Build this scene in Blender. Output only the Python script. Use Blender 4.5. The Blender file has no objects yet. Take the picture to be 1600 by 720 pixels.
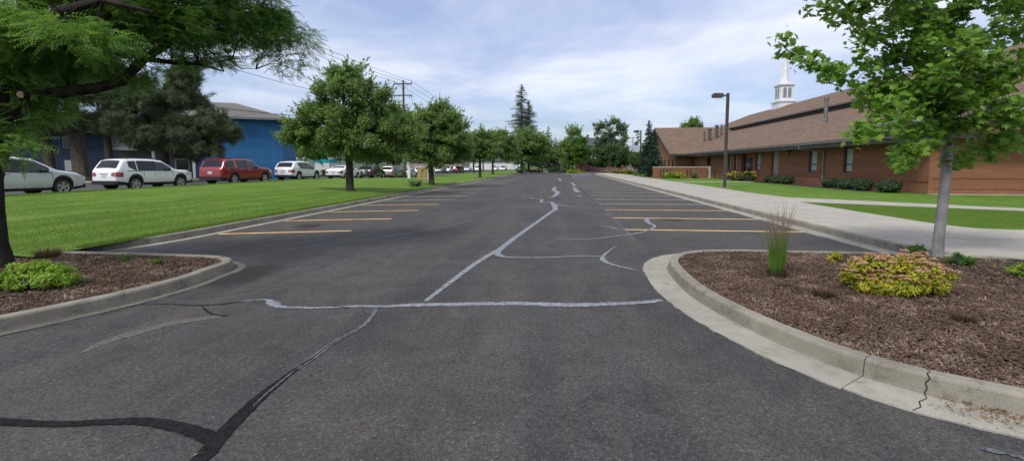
import bpy, math, random
import numpy as np
R = math.radians
rnd = random.Random(11)
rng = np.random.default_rng(7)
scene = bpy.context.scene
COL = scene.collection
F, CAMH = 715.0, 1.75
AL, TH = math.atan(76 / F), math.atan(57 / F)

# ------------------------------------------------------------------ layout helpers
def ray(px, py):
    x, y = (px - 800) / F, -(py - 315) / F
    dx, dy, dz = x, math.cos(TH) + y * math.sin(TH), -math.sin(TH) + y * math.cos(TH)
    c, s = math.cos(AL), math.sin(AL)
    return dx * c - dy * s, dx * s + dy * c, dz
def G(px, py, z=0.0):
    d = ray(px, py); t = (z - CAMH) / d[2]
    return d[0] * t, d[1] * t
def PD(px, py, depth):
    """point on the sight line at a horizontal distance 'depth' along the view axis"""
    d = ray(px, py)
    k = depth / (-d[0] * math.sin(AL) + d[1] * math.cos(AL))
    return d[0] * k, d[1] * k, CAMH + d[2] * k
def YX(px, X):
    """Y of the point at lateral X seen at column px"""
    d = ray(px, 258); return X / d[0] * d[1]
def sm(a, b, v):
    t = min(1, max(0, (v - a) / (b - a))); return t * t * (3 - 2 * t)
def zs(Y): return 0.55 - 0.65 * sm(33, 72, Y)          # height of the street verge
def zl(X, Y):                                          # height of the left lawn
    if X > -9.05: return 0.15
    u = min(1, (-9.05 - X) / 12.6)
    return 0.15 + (zs(Y) - 0.15) * (1 - (1 - u) ** 1.6) + 0.03 * math.sin(X * 1.3 + Y * .4) * math.sin(u * math.pi)

# ------------------------------------------------------------------ object helpers
def tag(o, label=None, cat=None, group=None, kind=None):
    if label: o['label'] = label
    if cat: o['category'] = cat
    if group: o['group'] = group
    if kind: o['kind'] = kind
    return o
def empty(name, loc, rz=0, label=None, cat=None, group=None):
    o = bpy.data.objects.new(name, None); COL.objects.link(o)
    o.location = loc; o.rotation_euler = (0, 0, rz); o.empty_display_size = .2
    return tag(o, label, cat, group)
def link(name, me, parent=None):
    o = bpy.data.objects.new(name, me); COL.objects.link(o)
    if parent: o.parent = parent
    return o
class MB:
    def __init__(s): s.v = []; s.f = []; s.m = []
    def add(s, vs, fs, m=0):
        b = len(s.v); s.v += [tuple(v) for v in vs]
        s.f += [tuple(i + b for i in f) for f in fs]; s.m += [m] * len(fs); return s
    def box(s, x0, x1, y0, y1, z0, z1, m=0):
        return s.add([(x0,y0,z0),(x1,y0,z0),(x1,y1,z0),(x0,y1,z0),(x0,y0,z1),(x1,y0,z1),(x1,y1,z1),(x0,y1,z1)],
                     [(0,3,2,1),(4,5,6,7),(0,1,5,4),(1,2,6,5),(2,3,7,6),(3,0,4,7)], m)
    def tube(s, pts, rad, n=8, m=0, cap=True, flat=1.0):
        P = [np.array(p, float) for p in pts]; rr = rad if hasattr(rad, '__len__') else [rad] * len(P)
        b = len(s.v); up = None
        for i, p in enumerate(P):
            t = P[min(i+1, len(P)-1)] - P[max(i-1, 0)]; t /= (np.linalg.norm(t) + 1e-9)
            if up is None:
                up = np.array([0, 0, 1.]) if abs(t[2]) < .9 else np.array([1., 0, 0])
            a = np.cross(t, up); a /= (np.linalg.norm(a) + 1e-9); c = np.cross(a, t); up = c
            for k in range(n):
                an = 2 * math.pi * k / n
                s.v.append(tuple(p + rr[i] * (a * math.cos(an) + c * math.sin(an) * flat)))
        for i in range(len(P) - 1):
            for k in range(n):
                k2 = (k + 1) % n
                s.f.append((b+i*n+k, b+i*n+k2, b+(i+1)*n+k2, b+(i+1)*n+k)); s.m.append(m)
        if cap:
            s.f.append(tuple(b + k for k in range(n))[::-1]); s.m.append(m)
            s.f.append(tuple(b + (len(P)-1)*n + k for k in range(n))); s.m.append(m)
        return s
    def prism(s, poly, fn0, fn1, m=0):
        """poly extruded between two maps (u,v)->xyz"""
        n = len(poly); a = [fn0(*p) for p in poly]; c = [fn1(*p) for p in poly]
        return s.add(a + c, [tuple(range(n))[::-1], tuple(range(n, 2*n))] + [(i, (i+1) % n, (i+1) % n + n, i + n) for i in range(n)], m)
    def build(s, name, mats, parent=None, smooth=False, recalc=False):
        me = bpy.data.meshes.new(name); me.from_pydata(s.v, [], s.f)
        for m in (mats if isinstance(mats, (list, tuple)) else [mats]): me.materials.append(m)
        me.polygons.foreach_set('material_index', s.m)
        if smooth: me.polygons.foreach_set('use_smooth', [True] * len(s.f))
        if recalc:
            import bmesh
            bm = bmesh.new(); bm.from_mesh(me); bmesh.ops.recalc_face_normals(bm, faces=bm.faces); bm.to_mesh(me); bm.free()
        me.update()
        return link(name, me, parent)

def scatter(name, tv, tf, pos, Rm, sc, mat, parent=None, smooth=False):
    """many copies of a small template (leaf, chip, blade) as one mesh"""
    tv = np.asarray(tv, np.float32); N, k = len(pos), len(tv)
    if sc.ndim == 1: sc = sc[:, None, None]
    else: sc = sc[:, None, :]
    V = np.einsum('nij,nkj->nki', Rm.astype(np.float32), tv[None] * sc.astype(np.float32)) + pos[:, None, :].astype(np.float32)
    lens = np.array([len(f) for f in tf]); flat = np.concatenate([np.array(f) for f in tf])
    loops = (flat[None] + (np.arange(N) * k)[:, None]).ravel().astype(np.int32)
    tot = np.tile(lens, N).astype(np.int32); st = np.concatenate([[0], np.cumsum(tot)[:-1]]).astype(np.int32)
    me = bpy.data.meshes.new(name); me.vertices.add(N * k); me.vertices.foreach_set('co', V.ravel())
    me.loops.add(len(loops)); me.loops.foreach_set('vertex_index', loops)
    me.polygons.add(len(tot)); me.polygons.foreach_set('loop_start', st); me.polygons.foreach_set('loop_total', tot)
    if smooth: me.polygons.foreach_set('use_smooth', np.ones(len(tot), bool))
    me.materials.append(mat); me.update(calc_edges=True)
    return link(name, me, parent)
def unit(a): return a / (np.linalg.norm(a, axis=-1, keepdims=True) + 1e-9)
def frames(n, t=None):
    """rotation matrices with z along n; x near t"""
    N = len(n); n = unit(n)
    if t is None: t = rng.normal(size=(N, 3))
    x = unit(t - n * np.sum(t * n, axis=1, keepdims=True)); y = np.cross(n, x)
    return np.stack([x, y, n], axis=2)

# ------------------------------------------------------------------ materials
def nt(m):
    m.use_nodes = True; return m.node_tree, m.node_tree.nodes['Principled BSDF']
def srgb(*c): return tuple((v/255/12.92 if v/255 <= .04045 else ((v/255+.055)/1.055)**2.4) for v in c)
def pm(name, c, rough=.6, metal=0, spec=.5, coat=0, alpha=1, trans=0):
    m = bpy.data.materials.new(name); t, b = nt(m)
    b.inputs['Base Color'].default_value = (*c, 1); b.inputs['Roughness'].default_value = rough
    b.inputs['Metallic'].default_value = metal; b.inputs['Specular IOR Level'].default_value = spec
    b.inputs['Coat Weight'].default_value = coat
    return m
def N(t, kind, **kw):
    n = t.nodes.new(kind)
    for k, v in kw.items():
        if k in n.inputs: n.inputs[k].default_value = v
        else: setattr(n, k, v)
    return n
def coords(t, kind='Object', scale=(1, 1, 1), geo=False):
    if geo:
        src = N(t, 'ShaderNodeNewGeometry').outputs['Position']
    else: src = N(t, 'ShaderNodeTexCoord').outputs[kind]
    mp = N(t, 'ShaderNodeMapping'); mp.inputs['Scale'].default_value = scale
    t.links.new(src, mp.inputs[0]); return mp.outputs[0]
def noise(t, vec, scale, detail=4, rough=.55, dist=0):
    n = N(t, 'ShaderNodeTexNoise', Scale=scale, Detail=detail, Roughness=rough, Distortion=dist)
    t.links.new(vec, n.inputs['Vector']); return n.outputs['Fac']
def ramp(t, fac, stops):
    r = N(t, 'ShaderNodeValToRGB'); e = r.color_ramp.elements
    while len(e) < len(stops): e.new(.5)
    for i, (p, c) in enumerate(stops):
        e[i].position = p; e[i].color = (*c, 1) if len(c) == 3 else c
    t.links.new(fac, r.inputs[0]); return r.outputs[0]
def mixc(t, fac, a, b, mode='MIX'):
    m = N(t, 'ShaderNodeMix', data_type='RGBA', blend_type=mode)
    for sock, v in ((m.inputs[0], fac), (m.inputs[6], a), (m.inputs[7], b)):
        if hasattr(v, 'links') or isinstance(v, bpy.types.NodeSocket): t.links.new(v, sock)
        elif isinstance(v, (int, float)): sock.default_value = v
        else: sock.default_value = (*v, 1)
    return m.outputs[2]
def bump(t, b, h, strength=.3, dist=.01):
    n = N(t, 'ShaderNodeBump', Strength=strength, Distance=dist)
    t.links.new(h, n.inputs['Height']); t.links.new(n.outputs[0], b.inputs['Normal']); return n
def varied(name, c1, c2, scale=8, rough=.8, bs=.3, bscale=60, bd=.01, detail=5, stretch=(1,1,1), geo=False, lo=.35, hi=.65, metal=0, spec=.4):
    m = bpy.data.materials.new(name); t, b = nt(m)
    v = coords(t, scale=stretch, geo=geo)
    t.links.new(ramp(t, noise(t, v, scale, detail), [(lo, c1), (hi, c2)]), b.inputs['Base Color'])
    b.inputs['Roughness'].default_value = rough; b.inputs['Metallic'].default_value = metal; b.inputs['Specular IOR Level'].default_value = spec
    bump(t, b, noise(t, v, bscale, 4), bs, bd); return m
def leafmat(name, cols, clump=.6, rough=.55, trans=.45, spec=.35):
    """cols: dark..light leaf colours; every leaf gets its own tone, clumps drift too"""
    m = bpy.data.materials.new(name); t, b = nt(m); out = t.nodes['Material Output']
    g = N(t, 'ShaderNodeNewGeometry')
    n = noise(t, coords(t, geo=True), clump, 3)
    mx = N(t, 'ShaderNodeMath', operation='MULTIPLY_ADD'); t.links.new(g.outputs['Random Per Island'], mx.inputs[0]); mx.inputs[1].default_value = .55
    m2 = N(t, 'ShaderNodeMath', operation='MULTIPLY_ADD'); t.links.new(n, m2.inputs[0]); m2.inputs[1].default_value = 1.1; m2.inputs[2].default_value = -.33
    t.links.new(m2.outputs[0], mx.inputs[2])
    c = ramp(t, mx.outputs[0], [(i / max(1, len(cols) - 1), cc) for i, cc in enumerate(cols)])
    t.links.new(c, b.inputs['Base Color']); b.inputs['Roughness'].default_value = rough; b.inputs['Specular IOR Level'].default_value = spec
    tr = N(t, 'ShaderNodeBsdfTranslucent'); t.links.new(mixc(t, .5, c, (.25, .4, .05), 'MIX'), tr.inputs[0])
    ms = N(t, 'ShaderNodeMixShader'); ms.inputs[0].default_value = trans
    t.links.new(b.outputs[0], ms.inputs[1]); t.links.new(tr.outputs[0], ms.inputs[2]); t.links.new(ms.outputs[0], out.inputs[0])
    return m
def asphalt(name, base, tone, brown):
    m = bpy.data.materials.new(name); t, b = nt(m); v = coords(t, geo=True)
    big = noise(t, v, .35, 5, .6); c = ramp(t, big, [(.35, base), (.65, tone)])
    streak = noise(t, coords(t, geo=True, scale=(1.4, .12, 1)), 1.0, 4, .6)
    c = mixc(t, ramp(t, streak, [(.42, (0,0,0)), (.7, (.75,.75,.75))]), c, brown)
    # bays are browner and greasier than the aisle
    gp = N(t, 'ShaderNodeNewGeometry'); sx3 = N(t, 'ShaderNodeSeparateXYZ'); t.links.new(gp.outputs['Position'], sx3.inputs[0])
    xn = N(t, 'ShaderNodeMath', operation='ADD'); t.links.new(sx3.outputs[0], xn.inputs[0]); nb = N(t, 'ShaderNodeMath', operation='MULTIPLY'); t.links.new(noise(t, v, .8, 4), nb.inputs[0]); nb.inputs[1].default_value = 1.6; t.links.new(nb.outputs[0], xn.inputs[1])
    mr = N(t, 'ShaderNodeMapRange', interpolation_type='SMOOTHSTEP'); t.links.new(xn.outputs[0], mr.inputs[0]); mr.inputs[1].default_value = 2.3; mr.inputs[2].default_value = 3.4
    ml = N(t, 'ShaderNodeMapRange', interpolation_type='SMOOTHSTEP'); t.links.new(xn.outputs[0], ml.inputs[0]); ml.inputs[1].default_value = -4.2; ml.inputs[2].default_value = -5.6
    bay = N(t, 'ShaderNodeMath', operation='ADD'); t.links.new(mr.outputs[0], bay.inputs[0]); t.links.new(ml.outputs[0], bay.inputs[1])
    yy3 = N(t, 'ShaderNodeMapRange'); t.links.new(sx3.outputs[1], yy3.inputs[0]); yy3.inputs[1].default_value = 9; yy3.inputs[2].default_value = 12; yy3.inputs[4].default_value = .55
    b2 = N(t, 'ShaderNodeMath', operation='MULTIPLY'); t.links.new(bay.outputs[0], b2.inputs[0]); t.links.new(yy3.outputs[0], b2.inputs[1])
    c = mixc(t, b2.outputs[0], c, tuple(x * .82 for x in brown))
    bl3 = noise(t, v, 2.2, 6, .7, .8); c = mixc(t, 1., c, ramp(t, bl3, [(.32, (.78,.78,.78)), (.68, (1.22,1.21,1.19))]), 'MULTIPLY')
    # hairline cracks
    wv = N(t, 'ShaderNodeMapping'); t.links.new(v, wv.inputs[0])
    nn3 = N(t, 'ShaderNodeTexNoise', Scale=1.8, Detail=6, Roughness=.7); t.links.new(v, nn3.inputs['Vector'])
    av = N(t, 'ShaderNodeVectorMath', operation='ADD'); t.links.new(v, av.inputs[0]); t.links.new(nn3.outputs['Color'], av.inputs[1])
    ve = N(t, 'ShaderNodeTexVoronoi', feature='DISTANCE_TO_EDGE', Scale=.85); t.links.new(av.outputs[0], ve.inputs['Vector'])
    hc = ramp(t, ve.outputs[0], [(0, (1,1,1)), (.0045, (.8,.8,.8)), (.009, (0,0,0))])
    hm = ramp(t, noise(t, v, .45, 3, .5), [(.5, (0,0,0)), (.6, (.75,.75,.75))])
    c = mixc(t, mixc(t, 1., hc, hm, 'MULTIPLY'), c, (.015,.014,.014))
    vo = N(t, 'ShaderNodeTexVoronoi', Scale=115); t.links.new(v, vo.inputs['Vector'])
    sp = ramp(t, vo.outputs['Color'], [(0, (.42,.42,.42)), (.7, (.95,.95,.95)), (.88, (1.35,1.32,1.28)), (1, (2.7,2.55,2.4))])
    c = mixc(t, 1.0, c, sp, 'MULTIPLY')
    # dropped oil spots and mottling of aggregate
    m3 = noise(t, v, 26, 5, .7); c = mixc(t, 1.0, c, ramp(t, m3, [(.3, (.6,.6,.6)), (.7, (1.42,1.42,1.42))]), 'MULTIPLY')
    sp2 = N(t, 'ShaderNodeTexVoronoi', Scale=1.1); t.links.new(v, sp2.inputs['Vector'])
    c = mixc(t, ramp(t, sp2.outputs['Distance'], [(0.0, (.7,.7,.7)), (.07, (0,0,0))]), c, (.018,.018,.02))
    t.links.new(c, b.inputs['Base Color']); b.inputs['Roughness'].default_value = .86; b.inputs['Specular IOR Level'].default_value = .35
    h = N(t, 'ShaderNodeMath', operation='ADD'); t.links.new(vo.outputs['Distance'], h.inputs[0]); t.links.new(noise(t, v, 240, 3), h.inputs[1])
    bump(t, b, h.outputs[0], .55, .006); return m
def grassmat(name, a, bcol, c3):
    m = bpy.data.materials.new(name); t, b = nt(m); v = coords(t, geo=True)
    c = ramp(t, noise(t, v, .5, 5, .6), [(.35, a), (.65, bcol)])
    c = mixc(t, ramp(t, noise(t, coords(t, geo=True, scale=(1, .35, 1)), 1.7, 4, .65), [(.5, (0,0,0)), (.72, (.6,.6,.6))]), c, c3)
    wv = N(t, 'ShaderNodeTexWave', wave_type='BANDS', bands_direction='X', Scale=.28, Distortion=1.2, Detail=3); t.links.new(v, wv.inputs['Vector']); wv.inputs['Detail Scale'].default_value = .6
    c = mixc(t, 1., c, ramp(t, wv.outputs['Fac'], [(.35, (.88,.9,.86)), (.65, (1.1,1.08,1.08))]), 'MULTIPLY')
    c = mixc(t, ramp(t, noise(t, v, 4.5, 5, .7), [(.6, (0,0,0)), (.75, (.5,.5,.5))]), c, (.20,.20,.07))
    c = mixc(t, 1., c, ramp(t, noise(t, v, 30, 4, .75), [(.3, (.5,.55,.45)), (.7, (1.45,1.4,1.25))]), 'MULTIPLY')
    t.links.new(c, b.inputs['Base Color']); b.inputs['Roughness'].default_value = .9; b.inputs['Specular IOR Level'].default_value = .15
    bump(t, b, noise(t, v, 45, 5, .8), .7, .03); return m
def concrete(name, c1, c2, stain, vs=1.0):
    m = bpy.data.materials.new(name); t, b = nt(m); v = coords(t, geo=True)
    c = ramp(t, noise(t, v, 1.6 * vs, 6, .65), [(.3, c1), (.7, c2)])
    c = mixc(t, ramp(t, noise(t, v, 5 * vs, 5, .7, .4), [(.52, (0,0,0)), (.72, (.75,.75,.75))]), c, stain)
    c = mixc(t, 1., c, ramp(t, noise(t, v, 120, 3, .8), [(.3, (.72,.72,.72)), (.7, (1.25,1.25,1.25))]), 'MULTIPLY')
    t.links.new(c, b.inputs['Base Color']); b.inputs['Roughness'].default_value = .9; b.inputs['Specular IOR Level'].default_value = .3
    bump(t, b, noise(t, v, 90, 5, .7), .4, .006); return m
def brick(name, c1, c2, mortar, tint):
    m = bpy.data.materials.new(name); t, b = nt(m)
    g = N(t, 'ShaderNodeTexCoord'); sp = N(t, 'ShaderNodeSeparateXYZ'); t.links.new(g.outputs['Object'], sp.inputs[0])
    ad = N(t, 'ShaderNodeMath', operation='ADD'); t.links.new(sp.outputs[0], ad.inputs[0]); t.links.new(sp.outputs[1], ad.inputs[1])
    cb = N(t, 'ShaderNodeCombineXYZ'); t.links.new(ad.outputs[0], cb.inputs[0]); t.links.new(sp.outputs[2], cb.inputs[1])
    br = N(t, 'ShaderNodeTexBrick'); t.links.new(cb.outputs[0], br.inputs[0])
    br.inputs['Scale'].default_value = 1; br.inputs['Brick Width'].default_value = .3; br.inputs['Row Height'].default_value = .1
    br.inputs['Mortar Size'].default_value = .011; br.inputs['Bias'].default_value = -.1
    br.inputs['Color1'].default_value = (*c1, 1); br.inputs['Color2'].default_value = (*c2, 1); br.inputs['Mortar'].default_value = (*mortar, 1)
    v2 = N(t, 'ShaderNodeMapping'); v2.inputs['Scale'].default_value = (.12, 1.1, 1); t.links.new(cb.outputs[0], v2.inputs[0])
    c = mixc(t, ramp(t, noise(t, v2.outputs[0], 1.6, 6, .65), [(.35, (0,0,0)), (.7, (.75,.75,.75))]), br.outputs[0], tint)
    t.links.new(c, b.inputs['Base Color']); b.inputs['Roughness'].default_value = .88
    bump(t, b, br.outputs['Fac'], -.4, .008); return m
def shingle(name, c1, c2, c3, axis_scale=1):
    m = bpy.data.materials.new(name); t, b = nt(m)
    g = N(t, 'ShaderNodeTexCoord'); sp = N(t, 'ShaderNodeSeparateXYZ'); t.links.new(g.outputs['Object'], sp.inputs[0])
    ad = N(t, 'ShaderNodeMath', operation='ADD'); t.links.new(sp.outputs[0], ad.inputs[0]); t.links.new(sp.outputs[1], ad.inputs[1])
    cb = N(t, 'ShaderNodeCombineXYZ'); t.links.new(ad.outputs[0], cb.inputs[0]); t.links.new(sp.outputs[2], cb.inputs[1])
    br = N(t, 'ShaderNodeTexBrick'); t.links.new(cb.outputs[0], br.inputs[0])
    br.inputs['Scale'].default_value = 1; br.inputs['Brick Width'].default_value = .6; br.inputs['Row Height'].default_value = .13
    br.inputs['Mortar Size'].default_value = .012; br.inputs['Bias'].default_value = 0
    br.inputs['Color1'].default_value = (*c1, 1); br.inputs['Color2'].default_value = (*c2, 1); br.inputs['Mortar'].default_value = tuple(x*.45 for x in c1) + (1,)
    c = mixc(t, ramp(t, noise(t, g.outputs['Object'], .5, 6, .7), [(.35, (0,0,0)), (.7, (.7,.7,.7))]), br.outputs[0], c3)
    t.links.new(c, b.inputs['Base Color']); b.inputs['Roughness'].default_value = .95; b.inputs['Specular IOR Level'].default_value = .15
    bump(t, b, br.outputs['Fac'], -.5, .02); return m
def carpaint(name, c, metal=0.0, rough=.28):
    m = pm(name, c, rough, metal, .5, .8); m.node_tree.nodes['Principled BSDF'].inputs['Coat Roughness'].default_value = .06
    t, b = m.node_tree, m.node_tree.nodes['Principled BSDF']
    # road dust low on the panels
    g = N(t, 'ShaderNodeTexCoord'); sp = N(t, 'ShaderNodeSeparateXYZ'); t.links.new(g.outputs['Object'], sp.inputs[0])
    r = ramp(t, sp.outputs[2], [(.25, (.45,.45,.45)), (.75, (0,0,0))])
    cc = mixc(t, mixc(t, 1., r, ramp(t, noise(t, g.outputs['Object'], 6, 4), [(.3, (.2,.2,.2)), (.7, (1,1,1))]), 'MULTIPLY'), c, (.2,.18,.16))
    t.links.new(cc, b.inputs['Base Color']); return m

M = {}
M['asphalt'] = asphalt('asphalt', (.050,.048,.048), (.078,.075,.074), (.098,.087,.076))
M['road'] = asphalt('road_asphalt', (.07,.07,.075), (.09,.09,.095), (.10,.095,.09))
M['grass'] = grassmat('lawn_grass', (.085,.165,.018), (.12,.21,.028), (.19,.24,.06))
M['grass_r'] = grassmat('lawn_grass_right', (.08,.16,.02), (.115,.205,.03), (.16,.225,.05))
M['earth'] = grassmat('rough_ground', (.06,.09,.02), (.09,.11,.03), (.12,.11,.05))
M['curb'] = concrete('kerb_concrete', (.175,.158,.125), (.30,.275,.22), (.085,.075,.058))
M['walk'] = concrete('pavement_concrete', (.33,.30,.25), (.42,.385,.325), (.27,.245,.20), .6)
M['mulch'] = varied('mulch_bed', (.03,.021,.017), (.075,.055,.045), 14, .95, 1, 60, .02, geo=True)
M['black'] = pm('black_plastic', (.012,.012,.013), .6)
M['tyre'] = varied('tyre_rubber', (.012,.012,.012), (.03,.029,.028), 20, .85)
M['rim'] = pm('alloy', (.55,.56,.58), .32, .85)
M['rimdark'] = pm('wheel_gap', (.02,.02,.022), .5)
M['glass'] = pm('car_glass', (.008,.010,.011), .08, 0, .45, 0)
M['glass_l'] = pm('tinted_glass', (.022,.034,.036), .07, 0, .5, 0)
M['red_lamp'] = pm('red_lens', (.30,.012,.012), .2, 0, .6, .6)
M['lamp_clear'] = pm('clear_lens', (.6,.62,.65), .15, .2, .6, .8)
M['chrome'] = pm('chrome', (.6,.6,.62), .18, .95)
M['plate'] = pm('plate', (.55,.6,.62), .4)
M['brick'] = brick('brick_wall', (.225,.078,.034), (.31,.125,.055), (.18,.12,.08), (.15,.05,.025))
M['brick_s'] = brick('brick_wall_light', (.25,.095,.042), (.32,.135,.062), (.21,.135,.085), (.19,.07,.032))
M['shingle'] = shingle('roof_shingle', (.135,.092,.066), (.225,.163,.12), (.17,.108,.076))
M['shingle_g'] = shingle('roof_shingle_grey', (.14,.135,.125), (.20,.19,.175), (.17,.155,.14))
M['fascia'] = varied('dark_fascia', (.022,.021,.022), (.04,.038,.038), 3, .6)
M['trim'] = varied('weathered_trim', (.10,.085,.07), (.15,.13,.11), 4, .6)
M['white'] = varied('white_paint', (.62,.63,.64), (.76,.77,.78), 2, .5, .05)
M['louver'] = pm('grey_louver', (.22,.23,.25), .6)
M['blind'] = pm('window_blind', (.34,.37,.37), .35, 0, .6, .3)
M['blue'] = varied('blue_siding', (.018,.115,.27), (.028,.15,.335), 1.2, .75, .3, 12, .02)
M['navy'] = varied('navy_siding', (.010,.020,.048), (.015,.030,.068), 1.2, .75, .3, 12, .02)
M['grey'] = varied('grey_siding', (.13,.145,.17), (.18,.195,.22), 2, .8)
M['tan'] = varied('tan_wall', (.27,.235,.20), (.36,.32,.28), 1.5, .85)
M['cream'] = varied('cream_wall', (.45,.40,.26), (.55,.49,.33), 1.5, .85)
M['maroon'] = varied('red_brick_band', (.13,.045,.04), (.2,.07,.06), 2, .85)
M['slate'] = varied('slate_roof', (.05,.052,.06), (.08,.082,.09), 2, .8)
M['wood'] = varied('pole_wood', (.07,.05,.04), (.13,.10,.08), 3, .85, stretch=(6,6,.6))
M['post'] = varied('bronze_post', (.045,.036,.034), (.07,.058,.055), 3, .5)
M['metal'] = varied('galvanised', (.14,.135,.13), (.24,.23,.22), 3, .5, metal=.4)
M['stack'] = varied('brown_flue', (.075,.062,.055), (.12,.10,.09), 3, .6)
M['cabinet'] = varied('tan_cabinet', (.30,.22,.09), (.40,.30,.13), 2, .6)
M['cabinet_l'] = varied('pale_cabinet', (.42,.38,.28), (.5,.46,.35), 2, .6)
M['wire'] = pm('cable', (.02,.02,.022), .6)
M['bark'] = varied('bark', (.022,.018,.014), (.06,.049,.038), 7, .95, .9, 22, .03, stretch=(1,1,.25))
M['bark_o'] = varied('brown_bark', (.03,.024,.018), (.07,.055,.04), 7, .95, .9, 22, .03, stretch=(1,1,.3))
M['bark_m'] = varied('grey_bark', (.17,.165,.155), (.29,.28,.265), 6, .85, .5, 40, .01, stretch=(1,1,.6))
M['cutwood'] = varied('cut_wood', (.30,.15,.09), (.42,.24,.14), 12, .8)
M['yellow'] = varied('yellow_paint', (.72,.36,.06), (.85,.58,.22), 3, .7, .4, 90, .004, geo=True)
M['faded'] = varied('faded_paint', (.36,.31,.24), (.62,.54,.42), 4, .8, .4, 90, .004, geo=True)
def sealant(name, dark, mid, light, sc, spec=.2, rough=.85):
    m = bpy.data.materials.new(name); t, b = nt(m); v = coords(t, geo=True)
    c = ramp(t, noise(t, v, sc, 7, .75, .6), [(.36, dark), (.44, mid), (.60, light)])
    c = mixc(t, ramp(t, noise(t, v, 3.5, 5, .7), [(.5, (0,0,0)), (.68, (.7,.7,.7))]), c, mid)
    c = mixc(t, 1., c, ramp(t, noise(t, v, 150, 3, .8), [(.3, (.7,.7,.7)), (.7, (1.3,1.3,1.3))]), 'MULTIPLY')
    t.links.new(c, b.inputs['Base Color']); b.inputs['Roughness'].default_value = rough; b.inputs['Specular IOR Level'].default_value = spec
    bump(t, b, noise(t, v, 120, 4, .8), .6, .006); return m
M['seal'] = sealant('pale_sealant', (.065,.065,.067), (.165,.175,.19), (.30,.32,.345), 14)
M['seal_d'] = sealant('worn_sealant', (.045,.045,.047), (.085,.09,.10), (.165,.18,.20), 18)
M['tar'] = sealant('tar', (.007,.007,.007), (.012,.012,.012), (.026,.026,.027), 30, .08, .95)
M['crack'] = pm('crack_gap', (.012,.011,.010), .95)
M['patch'] = asphalt('patch', (.125,.116,.10), (.155,.143,.125), (.14,.13,.115))
M['wet'] = asphalt('damp', (.018,.017,.016), (.03,.028,.026), (.022,.02,.018))
M['adablue'] = varied('blue_paint', (.06,.15,.42), (.10,.21,.5), 2, .7, geo=True)
M['turq'] = pm('turquoise', (.02,.42,.52), .4)

# leaf materials
M['l_lawn'] = leafmat('maple_tree_leaf', [(.095,.15,.045), (.16,.25,.07), (.22,.32,.10), (.28,.39,.13)], .5)
M['l_lawn2'] = leafmat('lawn_tree_leaf', [(.10,.155,.05), (.17,.255,.075), (.225,.32,.105), (.28,.38,.13)], .5)
M['bark_dark'] = varied('dark_bark', (.014,.012,.010), (.038,.032,.026), 7, .95, .9, 22, .03, stretch=(1,1,.25), spec=.15)
M['l_locust'] = leafmat('locust_leaf', [(.05,.125,.03), (.105,.235,.045), (.17,.34,.065), (.25,.44,.10)], .7)
M['l_maple'] = leafmat('maple_leaf', [(.06,.15,.018), (.115,.25,.028), (.18,.33,.042), (.28,.42,.06)], 1.3, .45)
M['l_bright'] = leafmat('bright_leaf', [(.05,.12,.02), (.085,.2,.025), (.14,.28,.04)], .3)
M['l_dark'] = leafmat('dark_leaf', [(.045,.085,.035), (.075,.14,.052), (.12,.19,.075)], .4)
M['l_grey'] = leafmat('greygreen_leaf', [(.10,.145,.085), (.16,.215,.125), (.23,.29,.18)], .3)
M['l_pine'] = leafmat('pine_needle', [(.05,.065,.038), (.08,.108,.055), (.125,.155,.08)], .5, .6, .1)
M['l_farpine'] = leafmat('far_needle', [(0.045,0.068,0.045), (0.075,0.105,0.068), (0.128,0.165,0.105)], .3, .6, .1)
M['l_spruce'] = leafmat('spruce_needle', [(0.014,0.039,0.025), (0.025,0.063,0.039), (0.046,0.098,0.057)], 1, .6, .08)
M['l_box'] = leafmat('boxwood_leaf', [(.016,.045,.012), (.03,.075,.018), (.05,.11,.028)], 3, .5, .15)
M['l_spirea'] = leafmat('spirea_leaf', [(.14,.24,.02), (.34,.38,.03), (.58,.50,.04), (.60,.38,.07)], 5, .5, .3)
M['l_lime'] = leafmat('lime_leaf', [(.09,.20,.015), (.17,.33,.02), (.28,.42,.03), (.42,.30,.07)], 4, .5, .3)
M['flower'] = leafmat('pink_flower', [(.45,.23,.13), (.58,.34,.21), (.64,.42,.30)], 6, .7, .2)
M['lily'] = leafmat('yellow_petal', [(.55,.38,.02), (.65,.5,.03)], 4, .6, .2)
M['blade'] = leafmat('reed_blade', [(.06,.14,.015), (.12,.24,.03), (.2,.32,.06)], 6, .6, .3)
M['plume'] = leafmat('plume', [(.15,.10,.08), (.26,.19,.16), (.36,.28,.22)], 6, .8, .2)
M['dead'] = leafmat('dry_stem', [(.035,.02,.014), (.09,.055,.04), (.20,.14,.10)], 6, .9, .1)
M['chip'] = leafmat('bark_chip', [(.036,.022,.015), (.08,.048,.031), (.15,.098,.066), (.36,.28,.205)], 3, .9, .0)
M['turf'] = leafmat('turf_blade', [(.095,.175,.024), (.145,.24,.04), (.22,.30,.07)], 1.2, .8, .35)

# ------------------------------------------------------------------ camera, light, sky
cam = bpy.data.cameras.new('camera'); cam.sensor_width = 36; cam.lens = F / 1600 * 36
cam.shift_y = -45 / 1600; cam.clip_start = .05; cam.clip_end = 5000
co = bpy.data.objects.new('camera', cam); COL.objects.link(co)
co.location = (0, 0, CAMH); co.rotation_euler = (math.pi / 2 - TH, 0, AL); scene.camera = co

SUN_EL, SUN_AZ = R(52), R(215)          # azimuth clockwise from +Y
sun = bpy.data.lights.new('sun', 'SUN'); sun.energy = 1.9; sun.angle = R(14); sun.color = (1, .96, .9)
so = bpy.data.objects.new('sun', sun); COL.objects.link(so)
so.rotation_euler = (math.pi / 2 - SUN_EL, 0, math.pi - SUN_AZ); so.location = (0, 0, 50)

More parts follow.
